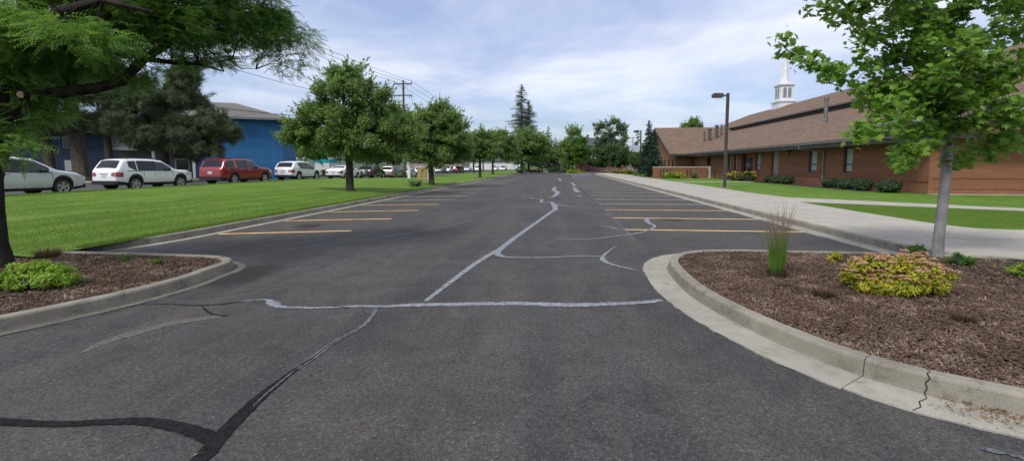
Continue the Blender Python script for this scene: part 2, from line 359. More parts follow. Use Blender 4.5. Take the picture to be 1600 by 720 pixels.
w = bpy.data.worlds.new("World"); scene.world = w; w.use_nodes = True; t = w.node_tree
bg = t.nodes['Background']; bg.inputs[1].default_value = .1
sky = N(t, 'ShaderNodeTexSky', sky_type='NISHITA'); sky.sun_disc = False
sky.sun_elevation = SUN_EL; sky.sun_rotation = SUN_AZ; sky.air_density = 1.3; sky.dust_density = 1.5; sky.ozone_density = 2
tc = N(t, 'ShaderNodeTexCoord'); sp = N(t, 'ShaderNodeSeparateXYZ'); t.links.new(tc.outputs['Generated'], sp.inputs[0])
zz = N(t, 'ShaderNodeMath', operation='MAXIMUM'); t.links.new(sp.outputs[2], zz.inputs[0]); zz.inputs[1].default_value = 0
za = N(t, 'ShaderNodeMath', operation='ADD'); t.links.new(zz.outputs[0], za.inputs[0]); za.inputs[1].default_value = .16
dx = N(t, 'ShaderNodeMath', operation='DIVIDE'); t.links.new(sp.outputs[0], dx.inputs[0]); t.links.new(za.outputs[0], dx.inputs[1])
dy = N(t, 'ShaderNodeMath', operation='DIVIDE'); t.links.new(sp.outputs[1], dy.inputs[0]); t.links.new(za.outputs[0], dy.inputs[1])
cb = N(t, 'ShaderNodeCombineXYZ'); t.links.new(dx.outputs[0], cb.inputs[0]); t.links.new(dy.outputs[0], cb.inputs[1])
mp = N(t, 'ShaderNodeMapping'); mp.inputs['Location'].default_value = (3.1, 1.7, 0); mp.inputs['Rotation'].default_value = (0, 0, .35); mp.inputs['Scale'].default_value = (.7, 1.0, 1); t.links.new(cb.outputs[0], mp.inputs[0])
n1 = noise(t, mp.outputs[0], 1.1, 8, .56, .6)
mp2 = N(t, 'ShaderNodeMapping'); mp2.inputs['Location'].default_value = (8.1, 4.7, 0); t.links.new(cb.outputs[0], mp2.inputs[0])
n2 = noise(t, mp2.outputs[0], .85, 8, .58, .5)
cloudcol = ramp(t, n2, [(.34, (3.9,4.4,6.0)), (.45, (4.9,5.3,6.5)), (.54, (5.9,6.15,7.0)), (.68, (6.9,7.0,7.5))])
cover = ramp(t, n1, [(.36, (.5,.5,.5)), (.56, (.98,.98,.98))])
low = ramp(t, zz.outputs[0], [(.0, (.45,.45,.45)), (.14, (.72,.72,.72)), (.30, (1,1,1))])
cover = mixc(t, 1., cover, low, 'MULTIPLY')
bl = mixc(t, 1., sky.outputs[0], (.62, .74, 1.0), 'MULTIPLY')
t.links.new(mixc(t, cover, bl, cloudcol), bg.inputs[0])
scene.view_settings.view_transform = 'Standard'; scene.view_settings.look = 'None'
scene.view_settings.exposure = 0.6; scene.view_settings.gamma = 1
scene.render.engine = 'CYCLES'
scene.cycles.transparent_max_bounces = 8; scene.cycles.max_bounces = 6

# ------------------------------------------------------------------ setting: ground, lot, street, lawns
def sheet(name, xs, ys, zf, mat, kind='structure'):
    mb = MB()
    for y in ys:
        for x in xs: mb.v.append((x, y, zf(x, y)))
    nx = len(xs)
    for j in range(len(ys) - 1):
        for i in range(nx - 1):
            mb.f.append((j*nx+i, j*nx+i+1, (j+1)*nx+i+1, (j+1)*nx+i)); mb.m.append(0)
    o = mb.build(name, mat, smooth=True); tag(o, kind=kind); return o
def flat(name, poly, z, mat, kind='structure'):
    mb = MB(); mb.add([(x, y, z) for x, y in poly], [tuple(range(len(poly)))]); o = mb.build(name, mat); tag(o, kind=kind); return o
def lin(a, b, n): return [a + (b - a) * i / (n - 1) for i in range(n)]

LK = -8.95      # face of the left kerb
RK = 6.78       # face of the right kerb
sheet('ground', lin(-3000, 3000, 13), lin(-3000, 3000, 13), lambda x, y: -.5, M['earth'])
flat('parking_lot', [(-40, -12), (40, -12), (40, 9.0), (RK, 9.0), (RK, 88), (30, 100), (30, 175), (-20, 175), (LK, 96), (LK, 7.6), (-40, 7.6)], 0.0, M['asphalt'])
# left lawn rising to the street
xs = [-9.13, -9.4, -9.8, -10.4, -11.2, -12.2, -13.4, -15, -17, -19, -20.5, -21.65]
lawn_l = sheet('lawn', xs[::-1], lin(6.95, 175, 110), zl, M['grass'])
sheet('lawn', lin(-45, -9.13, 10), lin(7.7, 6.95, 2), lambda x, y: zl(max(x, -21.6), 7) - .004, M['grass'])
# street beyond the lawn, its kerbs and the verge behind it
sheet('street', lin(-32.5, -21.8, 4), lin(-20, 200, 90), lambda x, y: zs(y) - .13, M['road'])
sheet('kerb', [-21.8, -21.799, -21.65], lin(-20, 200, 90), lambda x, y: zs(y) - (.13 if x < -21.7995 else -.004), M['curb'])
sheet('pavement', [-34.3, -34.299, -32.501, -32.5], lin(-20, 200, 90), lambda x, y: zs(y) - (.13 if x > -32.5005 or x < -34.2995 else -.01), M['walk'])
sheet('verge', lin(-190, -34.3, 8), lin(-60, 240, 60), lambda x, y: zs(y) - .02, M['earth'])
# right lawn
flat('lawn', [(7.2, 9.4), (70, 9.4), (70, 130), (11.0, 130), (11.0, 92), (7.2, 92)], .135, M['grass_r'])
# pavement beside the stalls and the path to the church
swl = [(6.955, 95), (6.955, 60), (6.955, 25), (6.955, 9.6), (7.12, 9.0), (8.2, 8.4), (10.5, 7.4), (16, 6.2), (30, 5.5)]
swu = [(30, 13.1), (16, 13.1), (13, 12.75), (11.34, 12.55), (10.6, 12.75), (10.25, 13.6), (10.25, 17.05), (10.35, 21.6)]
flat('pavement', [(6.955, 95), (6.955, 60), (6.955, 25), (6.955, 9.6), (7.12, 9.0), (8.2, 8.4), (10.5, 7.4), (16, 6.2), (30, 5.5), (30, 13.1), (16, 13.1), (13, 12.75),
     (11.34, 12.55), (10.6, 12.75), (10.25, 13.6), (10.25, 17.05), (10.4, 21.2), (16.0, 17.9), (30, 10.6), (30, 12.2), (17.0, 19.0), (14.1, 21.7), (11.3, 24.2), (11.05, 27), (11.1, 32.3), (11.1, 95)], .145, M['walk'])
# scored joints of the pavement
mb = MB()
for i in range(48):
    y = 11 + i * 1.75
    mb.box(7.08, 10.2 if y < 24 else 11.05, y, y + .012, .1455, .1465)
tag(mb.build('pavement_joints', M['curb']), kind='structure')
flat('path', [(11.15, 45.2), (20, 45.2), (20, 46.6), (11.15, 46.6)], .1475, M['walk'])

# ---- kerbs swept along paths
def spline(P, step=.12):
    P = [np.array(p, float) for p in P]; out = []
    for i in range(len(P) - 1):
        p0, p1, p2, p3 = P[max(i-1, 0)], P[i], P[i+1], P[min(i+2, len(P)-1)]
        n = max(2, int(np.linalg.norm(p2 - p1) / step))
        for k in range(n):
            u = k / n
            out.append(.5 * (2*p1 + (p2-p0)*u + (2*p0-5*p1+4*p2-p3)*u*u + (3*p1-p0-3*p2+p3)*u**3))
    out.append(P[-1]); return out
def kerb(name, path, side, gutter=.42, seg=3.0, crack_at=(), top=.15, step=.12, gm='gutter'):
    """side: +1 when the raised side lies to the left of the path"""
    pts = spline(path, step)
    prof_k = [(0, -.02), (.012, .02), (.022, .125), (.032, .142), (.05, top), (.155, top), (.17, top - .012), (.17, -.02)]
    prof_g = [(-gutter, -.02), (-gutter, .012), (-.03, .006), (-.005, .004), (-.005, -.02)]
    d = [0]
    for i in range(1, len(pts)): d.append(d[-1] + float(np.linalg.norm(pts[i] - pts[i-1])))
    def at(s):
        s = min(max(s, 0), d[-1]); i = max(0, min(len(d) - 2, int(np.searchsorted(d, s)) - 1))
        u = (s - d[i]) / max(1e-9, d[i+1] - d[i]); p = pts[i] * (1 - u) + pts[i+1] * u
        a, b = pts[max(i-1, 0)], pts[min(i+2, len(pts)-1)]; tt = (b - a) / np.linalg.norm(b - a)
        return p, np.array([-tt[1], tt[0]]) * side
    mb = MB(); s0 = 0; cuts = []
    r = random.Random(5)
    while s0 < d[-1] - .05:
        s1 = min(d[-1], s0 + seg * r.uniform(.85, 1.15)); n = max(2, int((s1 - s0) / step) + 1); dz = r.uniform(-.002, .002)
        for prof, mi in ((prof_k, 0), (prof_g, 1)):
            if gutter < .05 and mi == 1: continue
            b = len(mb.v); m_ = len(prof)
            for k in range(n):
                s = s0 + .004 + (s1 - s0 - .008) * k / (n - 1); p, nn = at(s)
                for (o, z) in prof:
                    q = p + nn * (o + (r.uniform(-.0025, .0025) if mi == 0 else (r.uniform(-.012, .012) if o == -gutter else 0)))
                    mb.v.append((q[0], q[1], z + (dz if z > .01 else 0) + r.uniform(-.001, .001)))
            for k in range(n - 1):
                for j in range(m_ - 1):
                    a = b + k * m_ + j; mb.f.append((a, a + 1, a + m_ + 1, a + m_)); mb.m.append(mi)
            for e in (0, n - 1):
                mb.f.append(tuple(b + e * m_ + j for j in range(m_))); mb.m.append(mi)
        cuts.append(s1); s0 = s1
    o = mb.build(name, [M['curb'], M[gm]], recalc=True); tag(o, kind='structure')
    return at, pts
M['gutter_dirty'] = concrete('dirty_gutter', (.10,.092,.075), (.17,.155,.13), (.06,.053,.042), .8)
M['gutter'] = concrete('gutter_concrete', (.25,.235,.19), (.37,.345,.29), (.16,.145,.115), .8)

# right island: face line of the kerb, from far right round the nose and out of frame near the camera
isl = [(30, 6.0), (16, 7.0), (12, 7.75), (9.2, 8.45), (7.6, 8.88), (6.1, 9.05), (4.6, 9.1), (3.2, 9.12), (2.55, 9.0), (2.08, 8.62), (1.85, 8.05), (1.74, 7.33), (1.74, 6.6), (1.79, 5.97), (1.96, 5.14), (2.14, 4.66), (2.31, 4.2), (2.52, 3.90), (2.77, 3.69), (3.09, 3.52), (3.4, 3.34), (4.2, 2.95), (6, 2.3), (9, 1.6), (14, .9), (30, 0)]
isl = [(30, 6.0), (16, 7.0), (12, 7.75), (9.2, 8.45), (7.6, 8.88), (6.1, 9.05), (4.6, 9.08), (3.2, 9.06), (2.45, 8.86), (2.02, 8.42), (1.82, 7.9), (1.76, 7.33), (1.74, 6.6), (1.79, 5.97), (1.93, 5.3), (2.12, 4.72), (2.33, 4.24), (2.54, 3.93), (2.80, 3.69), (3.09, 3.51), (3.4, 3.34), (4.2, 2.95), (6, 2.3), (9, 1.6), (14, .9), (30, 0)]
at_r, ptr = kerb('kerb', isl, 1, seg=2.1, gutter=.40)
lisl = [(-30, 7.7), (-14, 7.62), (-10, 7.6), (-8, 7.58), (-6.9, 7.56), (-6.1, 7.5), (-5.66, 7.3), (-5.45, 6.98), (-5.40, 6.5), (-5.33, 6.0), (-5.40, 5.3), (-5.62, 4.6), (-5.95, 3.9), (-6.6, 3.0), (-8, 2.0), (-12, 0.6), (-30, -1)]
at_l, ptl = kerb('kerb', lisl, -1, seg=2.6, gutter=.17, gm='gutter_dirty')
kerb('kerb', [(LK, 175), (LK, 120), (LK, 80), (LK, 50), (LK, 20), (LK, 12), (LK - .02, 9.6), (-9.3, 8.5), (-10.0, 7.9)], -1, seg=3.0, gutter=.28, step=.6)
kerb('kerb', [(7.05, 8.9), (RK + .05, 9.7), (RK, 11), (RK, 20), (RK, 40), (RK, 60), (RK, 88), (7.8, 92), (11, 93)], -1, seg=3.0, gutter=.42, step=.6)
kerb('kerb', [(-9, 100), (-6, 99), (-4.2, 101), (-3.6, 106), (-4, 140)], 1, seg=3, gutter=.3, step=.6)
kerb('kerb', [(5.5, 87.5), (3.0, 87.2), (1.6, 87.8), (1.3, 89.5), (1.5, 93), (3, 95), (7, 95)], -1, seg=3, gutter=.3, step=.6)

def inset(pts, side, o):
    out = []
    for i, p in enumerate(pts):
        a, b = pts[max(i-1, 0)], pts[min(i+1, len(pts)-1)]; tt = (b - a) / np.linalg.norm(b - a)
        out.append(p + np.array([-tt[1], tt[0]]) * side * o)
    return out
br_in = inset(ptr, 1, .16); bl_in = inset(ptl, -1, .16)
flat('mulch_bed', [tuple(p) for p in br_in], .10, M['mulch'])
flat('mulch_bed', [tuple(p) for p in bl_in], .10, M['mulch'])
M['mulch'].use_backface_culling = False
def inside(poly, P):
    x, y = P[:, 0], P[:, 1]; c = np.zeros(len(P), bool); n = len(poly)
    for i in range(n):
        x0, y0 = poly[i]; x1, y1 = poly[i-1]
        c ^= ((y0 > y) != (y1 > y)) & (x < (x1 - x0) * (y - y0) / (y1 - y0 + 1e-12) + x0)
    return c
def chips(poly, box, n, name='bark_mulch', zb=.10):
    P = np.stack([rng.uniform(box[0], box[1], n), rng.uniform(box[2], box[3], n)], 1)
    P = P[inside([tuple(p) for p in poly], P)]; n = len(P)
    big = np.sin(P[:, 0] * 2.1 + 1) * np.sin(P[:, 1] * 1.7) * .012
    pos = np.column_stack([P, zb + .012 + big + rng.uniform(0, .022, n)])
    nrm = rng.normal(size=(n, 3)) * .42 + [0, 0, 1]
    sc = np.column_stack([rng.uniform(.007, .028, n) * rng.choice([1, 1, 1, 1.9], n), rng.uniform(.003, .009, n), rng.uniform(.003, .006, n)])
    tv = [(-1,-.8,0),(-.1,-1,0),(1,-.5,0),(.9,.6,0),(0,1,0),(-.9,.7,0),(-1,-.8,1),(-.1,-1,1),(1,-.5,1),(.9,.6,1),(0,1,1),(-.9,.7,1)]
    tf = [(6,7,8,9,10,11),(0,1,7,6),(1,2,8,7),(2,3,9,8),(3,4,10,9),(4,5,11,10),(5,0,6,11)]
    o = scatter(name, tv, tf, pos, frames(nrm), sc, M['chip']); tag(o, kind='stuff'); return o
chips(br_in, (1.7, 6.0, 3.0, 9.2), 90000); chips(br_in, (6, 12, 2.2, 9.2), 30000)
chips(bl_in, (-12, -5.2, 2.0, 7.8), 60000)

# ---- turf blades on the near parts of the lawns
def blades(name, box, n, zf, mat, h=(.025, .05), mask=None):
    P = np.stack([rng.uniform(box[0], box[1], n), rng.uniform(box[2], box[3], n)], 1)
    if mask is not None: P = P[mask(P)]
    n = len(P); z = np.array([zf(a, b) for a, b in P])
    ly = rng.normal(size=(n, 3)) * .35 + [0, 0, 1]
    Rm = frames(rng.normal(size=(n, 3)) * [1, 1, .1], ly)   # x axis = blade direction
    sc = np.column_stack([rng.uniform(*h, n), rng.uniform(.004, .008, n), np.ones(n)])
    o = scatter(name, [(0,-1,0),(0,1,0),(1,0,0)], [(0,1,2)], np.column_stack([P, z]), Rm, sc, mat); tag(o, kind='stuff'); return o
blades('grass', (-24, -9.12, 7.0, 26), 230000, zl, M['turf'], (.02, .035), mask=lambda P: rng.random(len(P)) < np.clip(1.35 - (P[:, 1] - 7) / 16 - (-9 - P[:, 0]) / 16, 0, 1))
blades('grass', (-9.35, -9.1, 7.8, 40), 20000, zl, M['turf'], (.04, .09))
blades('grass', (-21.65, -21.2, 10, 40), 18000, zl, M['turf'], (.04, .09))
blades('grass', (10.4, 17, 12.6, 21), 60000, lambda a, b: .135, M['turf'], (.03, .05), mask=lambda P: (P[:, 0] > 10.35) & (P[:, 1] > 12.9 + 0 * P[:, 0]) & (P[:, 1] < 21.0 - (P[:, 0] - 10.4) * .6))

# ------------------------------------------------------------------ markings
def strip(mb, pts, wd, z, m=0, jag=.0, step=.1):
    """ribbon on the ground through world points (x,y,w)"""
    P = [np.array(p, float) for p in pts]
    if len(P) > 2: S = spline([np.append(p, w_) for p, w_ in zip(P, wd)], step)
    else:
        n = max(2, int(np.linalg.norm(P[1] - P[0]) / .3)); S = [np.append(P[0] * (1 - k / n) + P[1] * k / n, wd[0] * (1 - k / n) + wd[1] * k / n) for k in range(n + 1)]
    b = len(mb.v)
    for i, p in enumerate(S):
        a, c = S[max(i-1, 0)][:2], S[min(i+1, len(S)-1)][:2]; tt = (c - a) / (np.linalg.norm(c - a) + 1e-9); nn = np.array([-tt[1], tt[0]])
        w1 = p[2] / 2 * (1 + rnd.uniform(-jag, jag)); w2 = p[2] / 2 * (1 + rnd.uniform(-jag, jag))
        mb.v.append((*(p[:2] + nn * w1), z)); mb.v.append((*(p[:2] - nn * w2), z))
    for i in range(len(S) - 1): mb.f.append((b+2*i, b+2*i+1, b+2*i+3, b+2*i+2)); mb.m.append(m)
lines = MB()
for i in range(24):                       # right stalls
    y = 12.61 + i * 2.80
    if y > 78: break
    near = i < 3
    strip(lines, [(1.74, y), (6.36, y + .06)], [.13, .13], .004, 0 if near else 1, .12)
strip(lines, [(1.74, 10.9), (1.74, 44), (1.76, 78)], [.035, .035, .05], .0045, 2, .3)
for i in range(20):                       # left stalls
    y = 11.2 + i * 2.78
    if y > 92: break
    strip(lines, [(-8.65, y - .5), (-5.55 + .05 * min(i, 8), y + .42)], [.13, .13], .004, 0 if i < 4 else 1, .12)
tag(lines.build('parking_markings', [M['yellow'], M['faded'], M['seal_d']]), kind='structure')
flat('blue_marking', [(1.95, 76.8), (5.4, 76.8), (5.4, 80.4), (1.95, 80.4)], .006, M['adablue'])

seal = MB()
def crk(px, wd, m=0, z=.006, jag=.2, off=None, step=.035):
    P = [G(*p) for p in px]
    if not hasattr(wd, '__len__'): wd = [wd] * len(P)
    strip(seal, P, [q * .88 for q in wd], z, m, jag, step)
crk([(376,471),(395,469.5),(415,468),(424,472)], [.02,.04,.05,.1], 0)
crk([(418,468.5),(426,474),(434,479)], [.04,.16,.10], 0, .0065)
crk([(430,479),(470,481),(520,480),(560,478.5),(600,479),(640,477),(700,476),(800,474.5),(900,476.5),(1000,473),(1034,469)], [.10,.09,.07,.10,.09,.13,.15,.16,.17,.13,.09], 0)
crk([(665,471),(700,444),(740,414),(775,392)], [.07,.10,.12,.14], 0, .0068)
crk([(776,394),(800,375),(835,350),(862,331),(868,328)], [.16,.15,.15,.16,.18], 0, .0062)
crk([(868,328.5),(866,320),(861,315.5)], [.2,.3,.15], 0)
crk([(861,315.5),(846,316),(847,312),(838,310.5),(832,310),(824,308.5),(800,309)], [.12,.16,.14,.10,.2,.12,.08], 0)
crk([(855,309),(866,306.5),(871,300.5),(865,296.5),(868,292)], [.15,.25,.35,.35,.2], 0)
crk([(893,285),(898.5,291)], [.22,.30], 0)
crk([(896,292.5),(899,296),(903,300.5)], [.15,.35,.40], 0)
crk([(904,305.5),(908,307)], [.2,.3], 0)
crk([(874,279),(875,281.5),(878,283)], [.4,.3,.3], 0)
crk([(885,284),(893,280),(902,274)], [.12,.12,.2], 1)
crk([(776,391),(780,399),(795,402),(850,402.5),(900,400.5),(942,401)], [.10,.16,.10,.08,.08,.08], 0, .0075)
crk([(961,385.5),(950,394),(942,401),(944,408),(955,413),(970,417),(996,423)], [.02,.05,.09,.12,.09,.07,.04], 0, .0085)
crk([(868,374),(930,373),(960,369),(990,365.5),(1010,361)], [.05,.07,.07,.09,.07], 0)
crk([(1010,341),(1013,348),(1023,353),(1018,358),(1008,361)], [.16,.16,.10,.07,.07], 0, .007)
crk([(935,353),(950,354),(965,358),(985,358.3)], [.04,.08,.08,.06], 0)
crk([(700,354),(740,351.5),(830,350.5),(935,352.5)], [.03,.03,.035,.04], 1)
crk([(445,391),(500,383),(560,376),(620,367),(680,357),(712,351),(737,343)], [.05,.05,.05,.05,.05,.04,.03], 0, .0058)
crk([(545,361),(600,362),(650,362.5)], .03, 1); crk([(500,372),(560,362),(600,351)], .02, 1)
crk([(690,332),(740,331.5),(800,329.5),(868,328)], [.05,.07,.07,.08], 1)
crk([(700,311),(760,310),(824,309)], .07, 1); crk([(660,318),(740,316),(800,313)], .06, 1)
crk([(868,319),(880,321),(905,324.5),(940,325.5),(965,325.5)], [.2,.15,.08,.08,.06], 0)
crk([(868,328),(920,329),(965,328)], .04, 1)
crk([(589,480),(580,496),(560,514),(527,532),(490,558),(462,577)], [.04,.06,.06,.06,.07,.08], 1)
crk([(470,572),(445,592),(415,617),(395,636)], [.01,.02,.018,.01], 1, .0095, .7)
crk([(560,514),(520,537),(490,558),(465,575),(440,594),(410,618),(385,641),(350,676),(324,707),(306,724),(270,765)], [.008,.012,.018,.045,.07,.10,.12,.125,.13,.13,.13], 2, .008, .12)
crk([(-120,650),(-40,656),(30,661),(100,663),(180,659),(230,659),(275,667),(313,678),(340,692)], [.10,.10,.085,.075,.085,.10,.115,.125,.12], 2, .0085, .12)
crk([(215,476),(260,475),(300,477),(340,476),(380,471)], [.012,.018,.02,.03,.02], 2, .007, .5)
crk([(315,478),(330,490),(355,494)], [.01,.03,.03], 2, .007, .5)
crk([(480,478.8),(520,479),(545,481)], .018, 2, .009, .5)
crk([(1530,702),(1550,705),(1570,708),(1590,713),(1605,718)], [.01,.05,.03,.06,.03], 1, .007, .7)
tag(seal.build('crack_sealant', [M['seal'], M['seal_d'], M['tar']]), kind='structure')
pt = MB()
strip(pt, [G(*p) for p in [(125,552),(165,534),(215,519),(270,505),(330,496),(348,494)]], [.02,.14,.15,.16,.12,.02], .003, 0, .15)
tag(pt.build('asphalt_patch', M['patch']), kind='structure')
def blob(name, c, rx, ry, z, mat, rot=0, seed=1, n=48):
    r = random.Random(seed); ph = [r.uniform(0, 6.28) for _ in range(5)]; P = []
    for k in range(n):
        a = 2 * math.pi * k / n; q = 1 + sum(.10 / (j + 1) * math.sin((j + 2) * a + ph[j]) for j in range(5))
        x, y = rx * q * math.cos(a), ry * q * math.sin(a)
        P.append((c[0] + x * math.cos(rot) - y * math.sin(rot), c[1] + x * math.sin(rot) + y * math.cos(rot)))
    return flat(name, P, z, mat)
def stain(cx, cy, rx, ry, rot, z):
    m = asphalt('stain', (.050,.048,.048), (.078,.075,.074), (.098,.087,.076)); t, b = m.node_tree, m.node_tree.nodes['Principled BSDF']
    base = b.inputs['Base Color'].links[0].from_socket; oc = N(t, 'ShaderNodeTexCoord').outputs['Object']
    mp_ = N(t, 'ShaderNodeMapping'); mp_.inputs['Scale'].default_value = (1/rx, 1/ry, 1); t.links.new(oc, mp_.inputs[0])
    ln = N(t, 'ShaderNodeVectorMath', operation='LENGTH'); t.links.new(mp_.outputs[0], ln.inputs[0])
    ad = N(t, 'ShaderNodeMath', operation='MULTIPLY_ADD'); t.links.new(noise(t, oc, 3.5, 6, .65), ad.inputs[0]); ad.inputs[1].default_value = 1.5; t.links.new(ln.outputs['Value'], ad.inputs[2])
    dv = N(t, 'ShaderNodeMath', operation='MULTIPLY'); t.links.new(ad.outputs[0], dv.inputs[0]); dv.inputs[1].default_value = .6
    f_ = ramp(t, dv.outputs[0], [(.0, (.95,.95,.95)), (.6, (.92,.92,.92)), (.8, (.7,.7,.7)), (1.0, (0,0,0))])
    t.links.new(mixc(t, f_, base, (.016,.014,.012)), b.inputs['Base Color'])
    o = flat('stain', [(1.35*rx*math.cos(a*math.pi/16), 1.35*ry*math.sin(a*math.pi/16)) for a in range(32)], 0, m); o.location = (cx, cy, z); o.rotation_euler = (0, 0, rot)
stain(-5.0, 6.75, .55, 1.0, .15, .003)
stain(3.6, 15.2, .5, .6, .3, .0022); stain(-7.2, 12.4, .5, .7, .3, .0022)
# jagged crack through the kerb in front of the right island
ck = MB()
for (px, s) in (((1439, 614), 0),):
    d = min(range(len(ptr)), key=lambda i: np.linalg.norm(ptr[i] - np.array(G(1436, 613))))
    p = ptr[d]; a, b = ptr[d-1], ptr[d+1]; tt = (b - a) / np.linalg.norm(b - a); nn = np.array([-tt[1], tt[0]])
    prof = [(-.40, .016), (-.30, .015), (-.2, .014), (-.1, .011), (-.02, .010), (-.008, .02), (.006, .05), (.012, .09), (.017, .127), (.028, .146), (.048, .154), (.10, .154), (.158, .154)]
    js = [.07, .03, .04, .0, .01, .015, .0, .012, -.012, .0, .008, -.01, .012]
    b0 = len(ck.v)
    for (o, z), j in zip(prof, js):
        for sgn in (-1, 1):
            q = p + nn * o - tt * (j + sgn * (.003 + .002 * rnd.random())); ck.v.append((q[0], q[1], z))
    for i in range(len(prof) - 1): ck.f.append((b0+2*i, b0+2*i+1, b0+2*i+3, b0+2*i+2)); ck.m.append(0)
tag(ck.build('kerb_crack', M['crack']), kind='structure')
#@@PART2@@
# ------------------------------------------------------------------ plants
LEAF = ([(-.5,0,0),(0,-.26,.06),(.55,0,-.06),(0,.26,.06)], [(0,1,2,3)])
LANCE = ([(-.5,0,0),(-.05,-.15,.05),(.6,0,-.08),(-.05,.15,.05)], [(0,1,2,3)])
def maple_leaf():
    o = [(0,-.5),(.10,-.30),(.34,-.40),(.30,-.18),(.58,-.08),(.34,.08),(.40,.34),(.16,.26),(0,.62),(-.16,.26),(-.40,.34),(-.34,.08),(-.58,-.08),(-.30,-.18),(-.34,-.40),(-.10,-.30)]
    v = [(0, 0, .06)] + [(x, y, -.22 * (x*x + y*y) - .10 * abs(x)) for x, y in o]
    return v, [(0, i + 1, (i + 1) % len(o) + 1) for i in range(len(o))]
MAPLE = maple_leaf()
def frond():
    v, f = [], []
    for k in range(8):
        x = .12 + k * .12; d = -.25 * x * x; L = .20 * (1 - abs(k - 3.5) / 8)
        for sg in (-1, 1):
            b = len(v); v += [(x, 0, d), (x + .05 - .035, sg * L * .5, d + .01), (x + .09, sg * L, d - .03), (x + .05 + .035, sg * L * .5, d + .01)]; f.append((b, b+1, b+2, b+3))
    return v, f
FROND = frond()
def tuft(n=8, up=.3, w=.03):
    r = random.Random(2); v, f = [], []
    for k in range(n):
        d = np.array([r.gauss(0, 1), r.gauss(0, 1), abs(r.gauss(0, 1)) * .8 + up]); d /= np.linalg.norm(d); c = np.cross(d, [r.random(), r.random(), r.random()]); c /= np.linalg.norm(c)
        b = len(v); v += [tuple(c * -w), tuple(c * w), tuple(d + c * w * .5), tuple(d - c * w * .5)]; f.append((b, b+1, b+2, b+3))
    return v, f
TUFT = tuft()

def crown_points(ells, ncl, nlf, rcl, shell=.55, flat_=.75, seed=0, sprig=0.0):
    """clump centres inside the ellipsoids, then leaf positions + outward directions"""
    g = np.random.default_rng(seed)
    vol = np.array([e[1][0] * e[1][1] * e[1][2] for e in ells]) ** .8; pr = vol / vol.sum()
    idx = g.choice(len(ells), ncl, p=pr)
    C = np.array([ells[i][0] for i in idx]); Rr = np.array([ells[i][1] for i in idx])
    d = unit(g.normal(size=(ncl, 3))); u = g.uniform(shell ** 2, 1, ncl) ** .5
    rc = rcl * g.uniform(.55, 1.25, ncl)
    cc = C + d * Rr * u[:, None] * .92
    wgt = rc ** 2 * g.uniform(.6, 1.3, ncl); li = g.choice(ncl, nlf, p=wgt / wgt.sum())
    ld = unit(g.normal(size=(nlf, 3))); lu = g.uniform(0, 1, nlf) ** .45
    pos = cc[li] + ld * (rc[li] * lu)[:, None] * [1, 1, flat_]
    if sprig > 0:      # leafy shoots that break up the outline
        ns = int(ncl * 3.2); q = g.integers(0, ncl, ns); sd = unit(d[q] * .9 + g.normal(size=(ns, 3)) * .55 + [0, 0, .45]); sl = rcl * g.uniform(.9, 2.1, ns)
        nl = int(nlf * sprig); w_ = g.integers(0, ns, nl); u_ = g.uniform(.2, 1, nl)
        p2 = cc[q][w_] + sd[w_] * (sl[w_] * u_)[:, None] + g.normal(size=(nl, 3)) * (rcl * .15 * (1.25 - u_))[:, None]
        pos = np.concatenate([pos, p2]); ld = np.concatenate([ld, unit(g.normal(size=(nl, 3)))]); li = np.concatenate([li, q[w_]])
    return cc, rc, pos, ld, d[li]
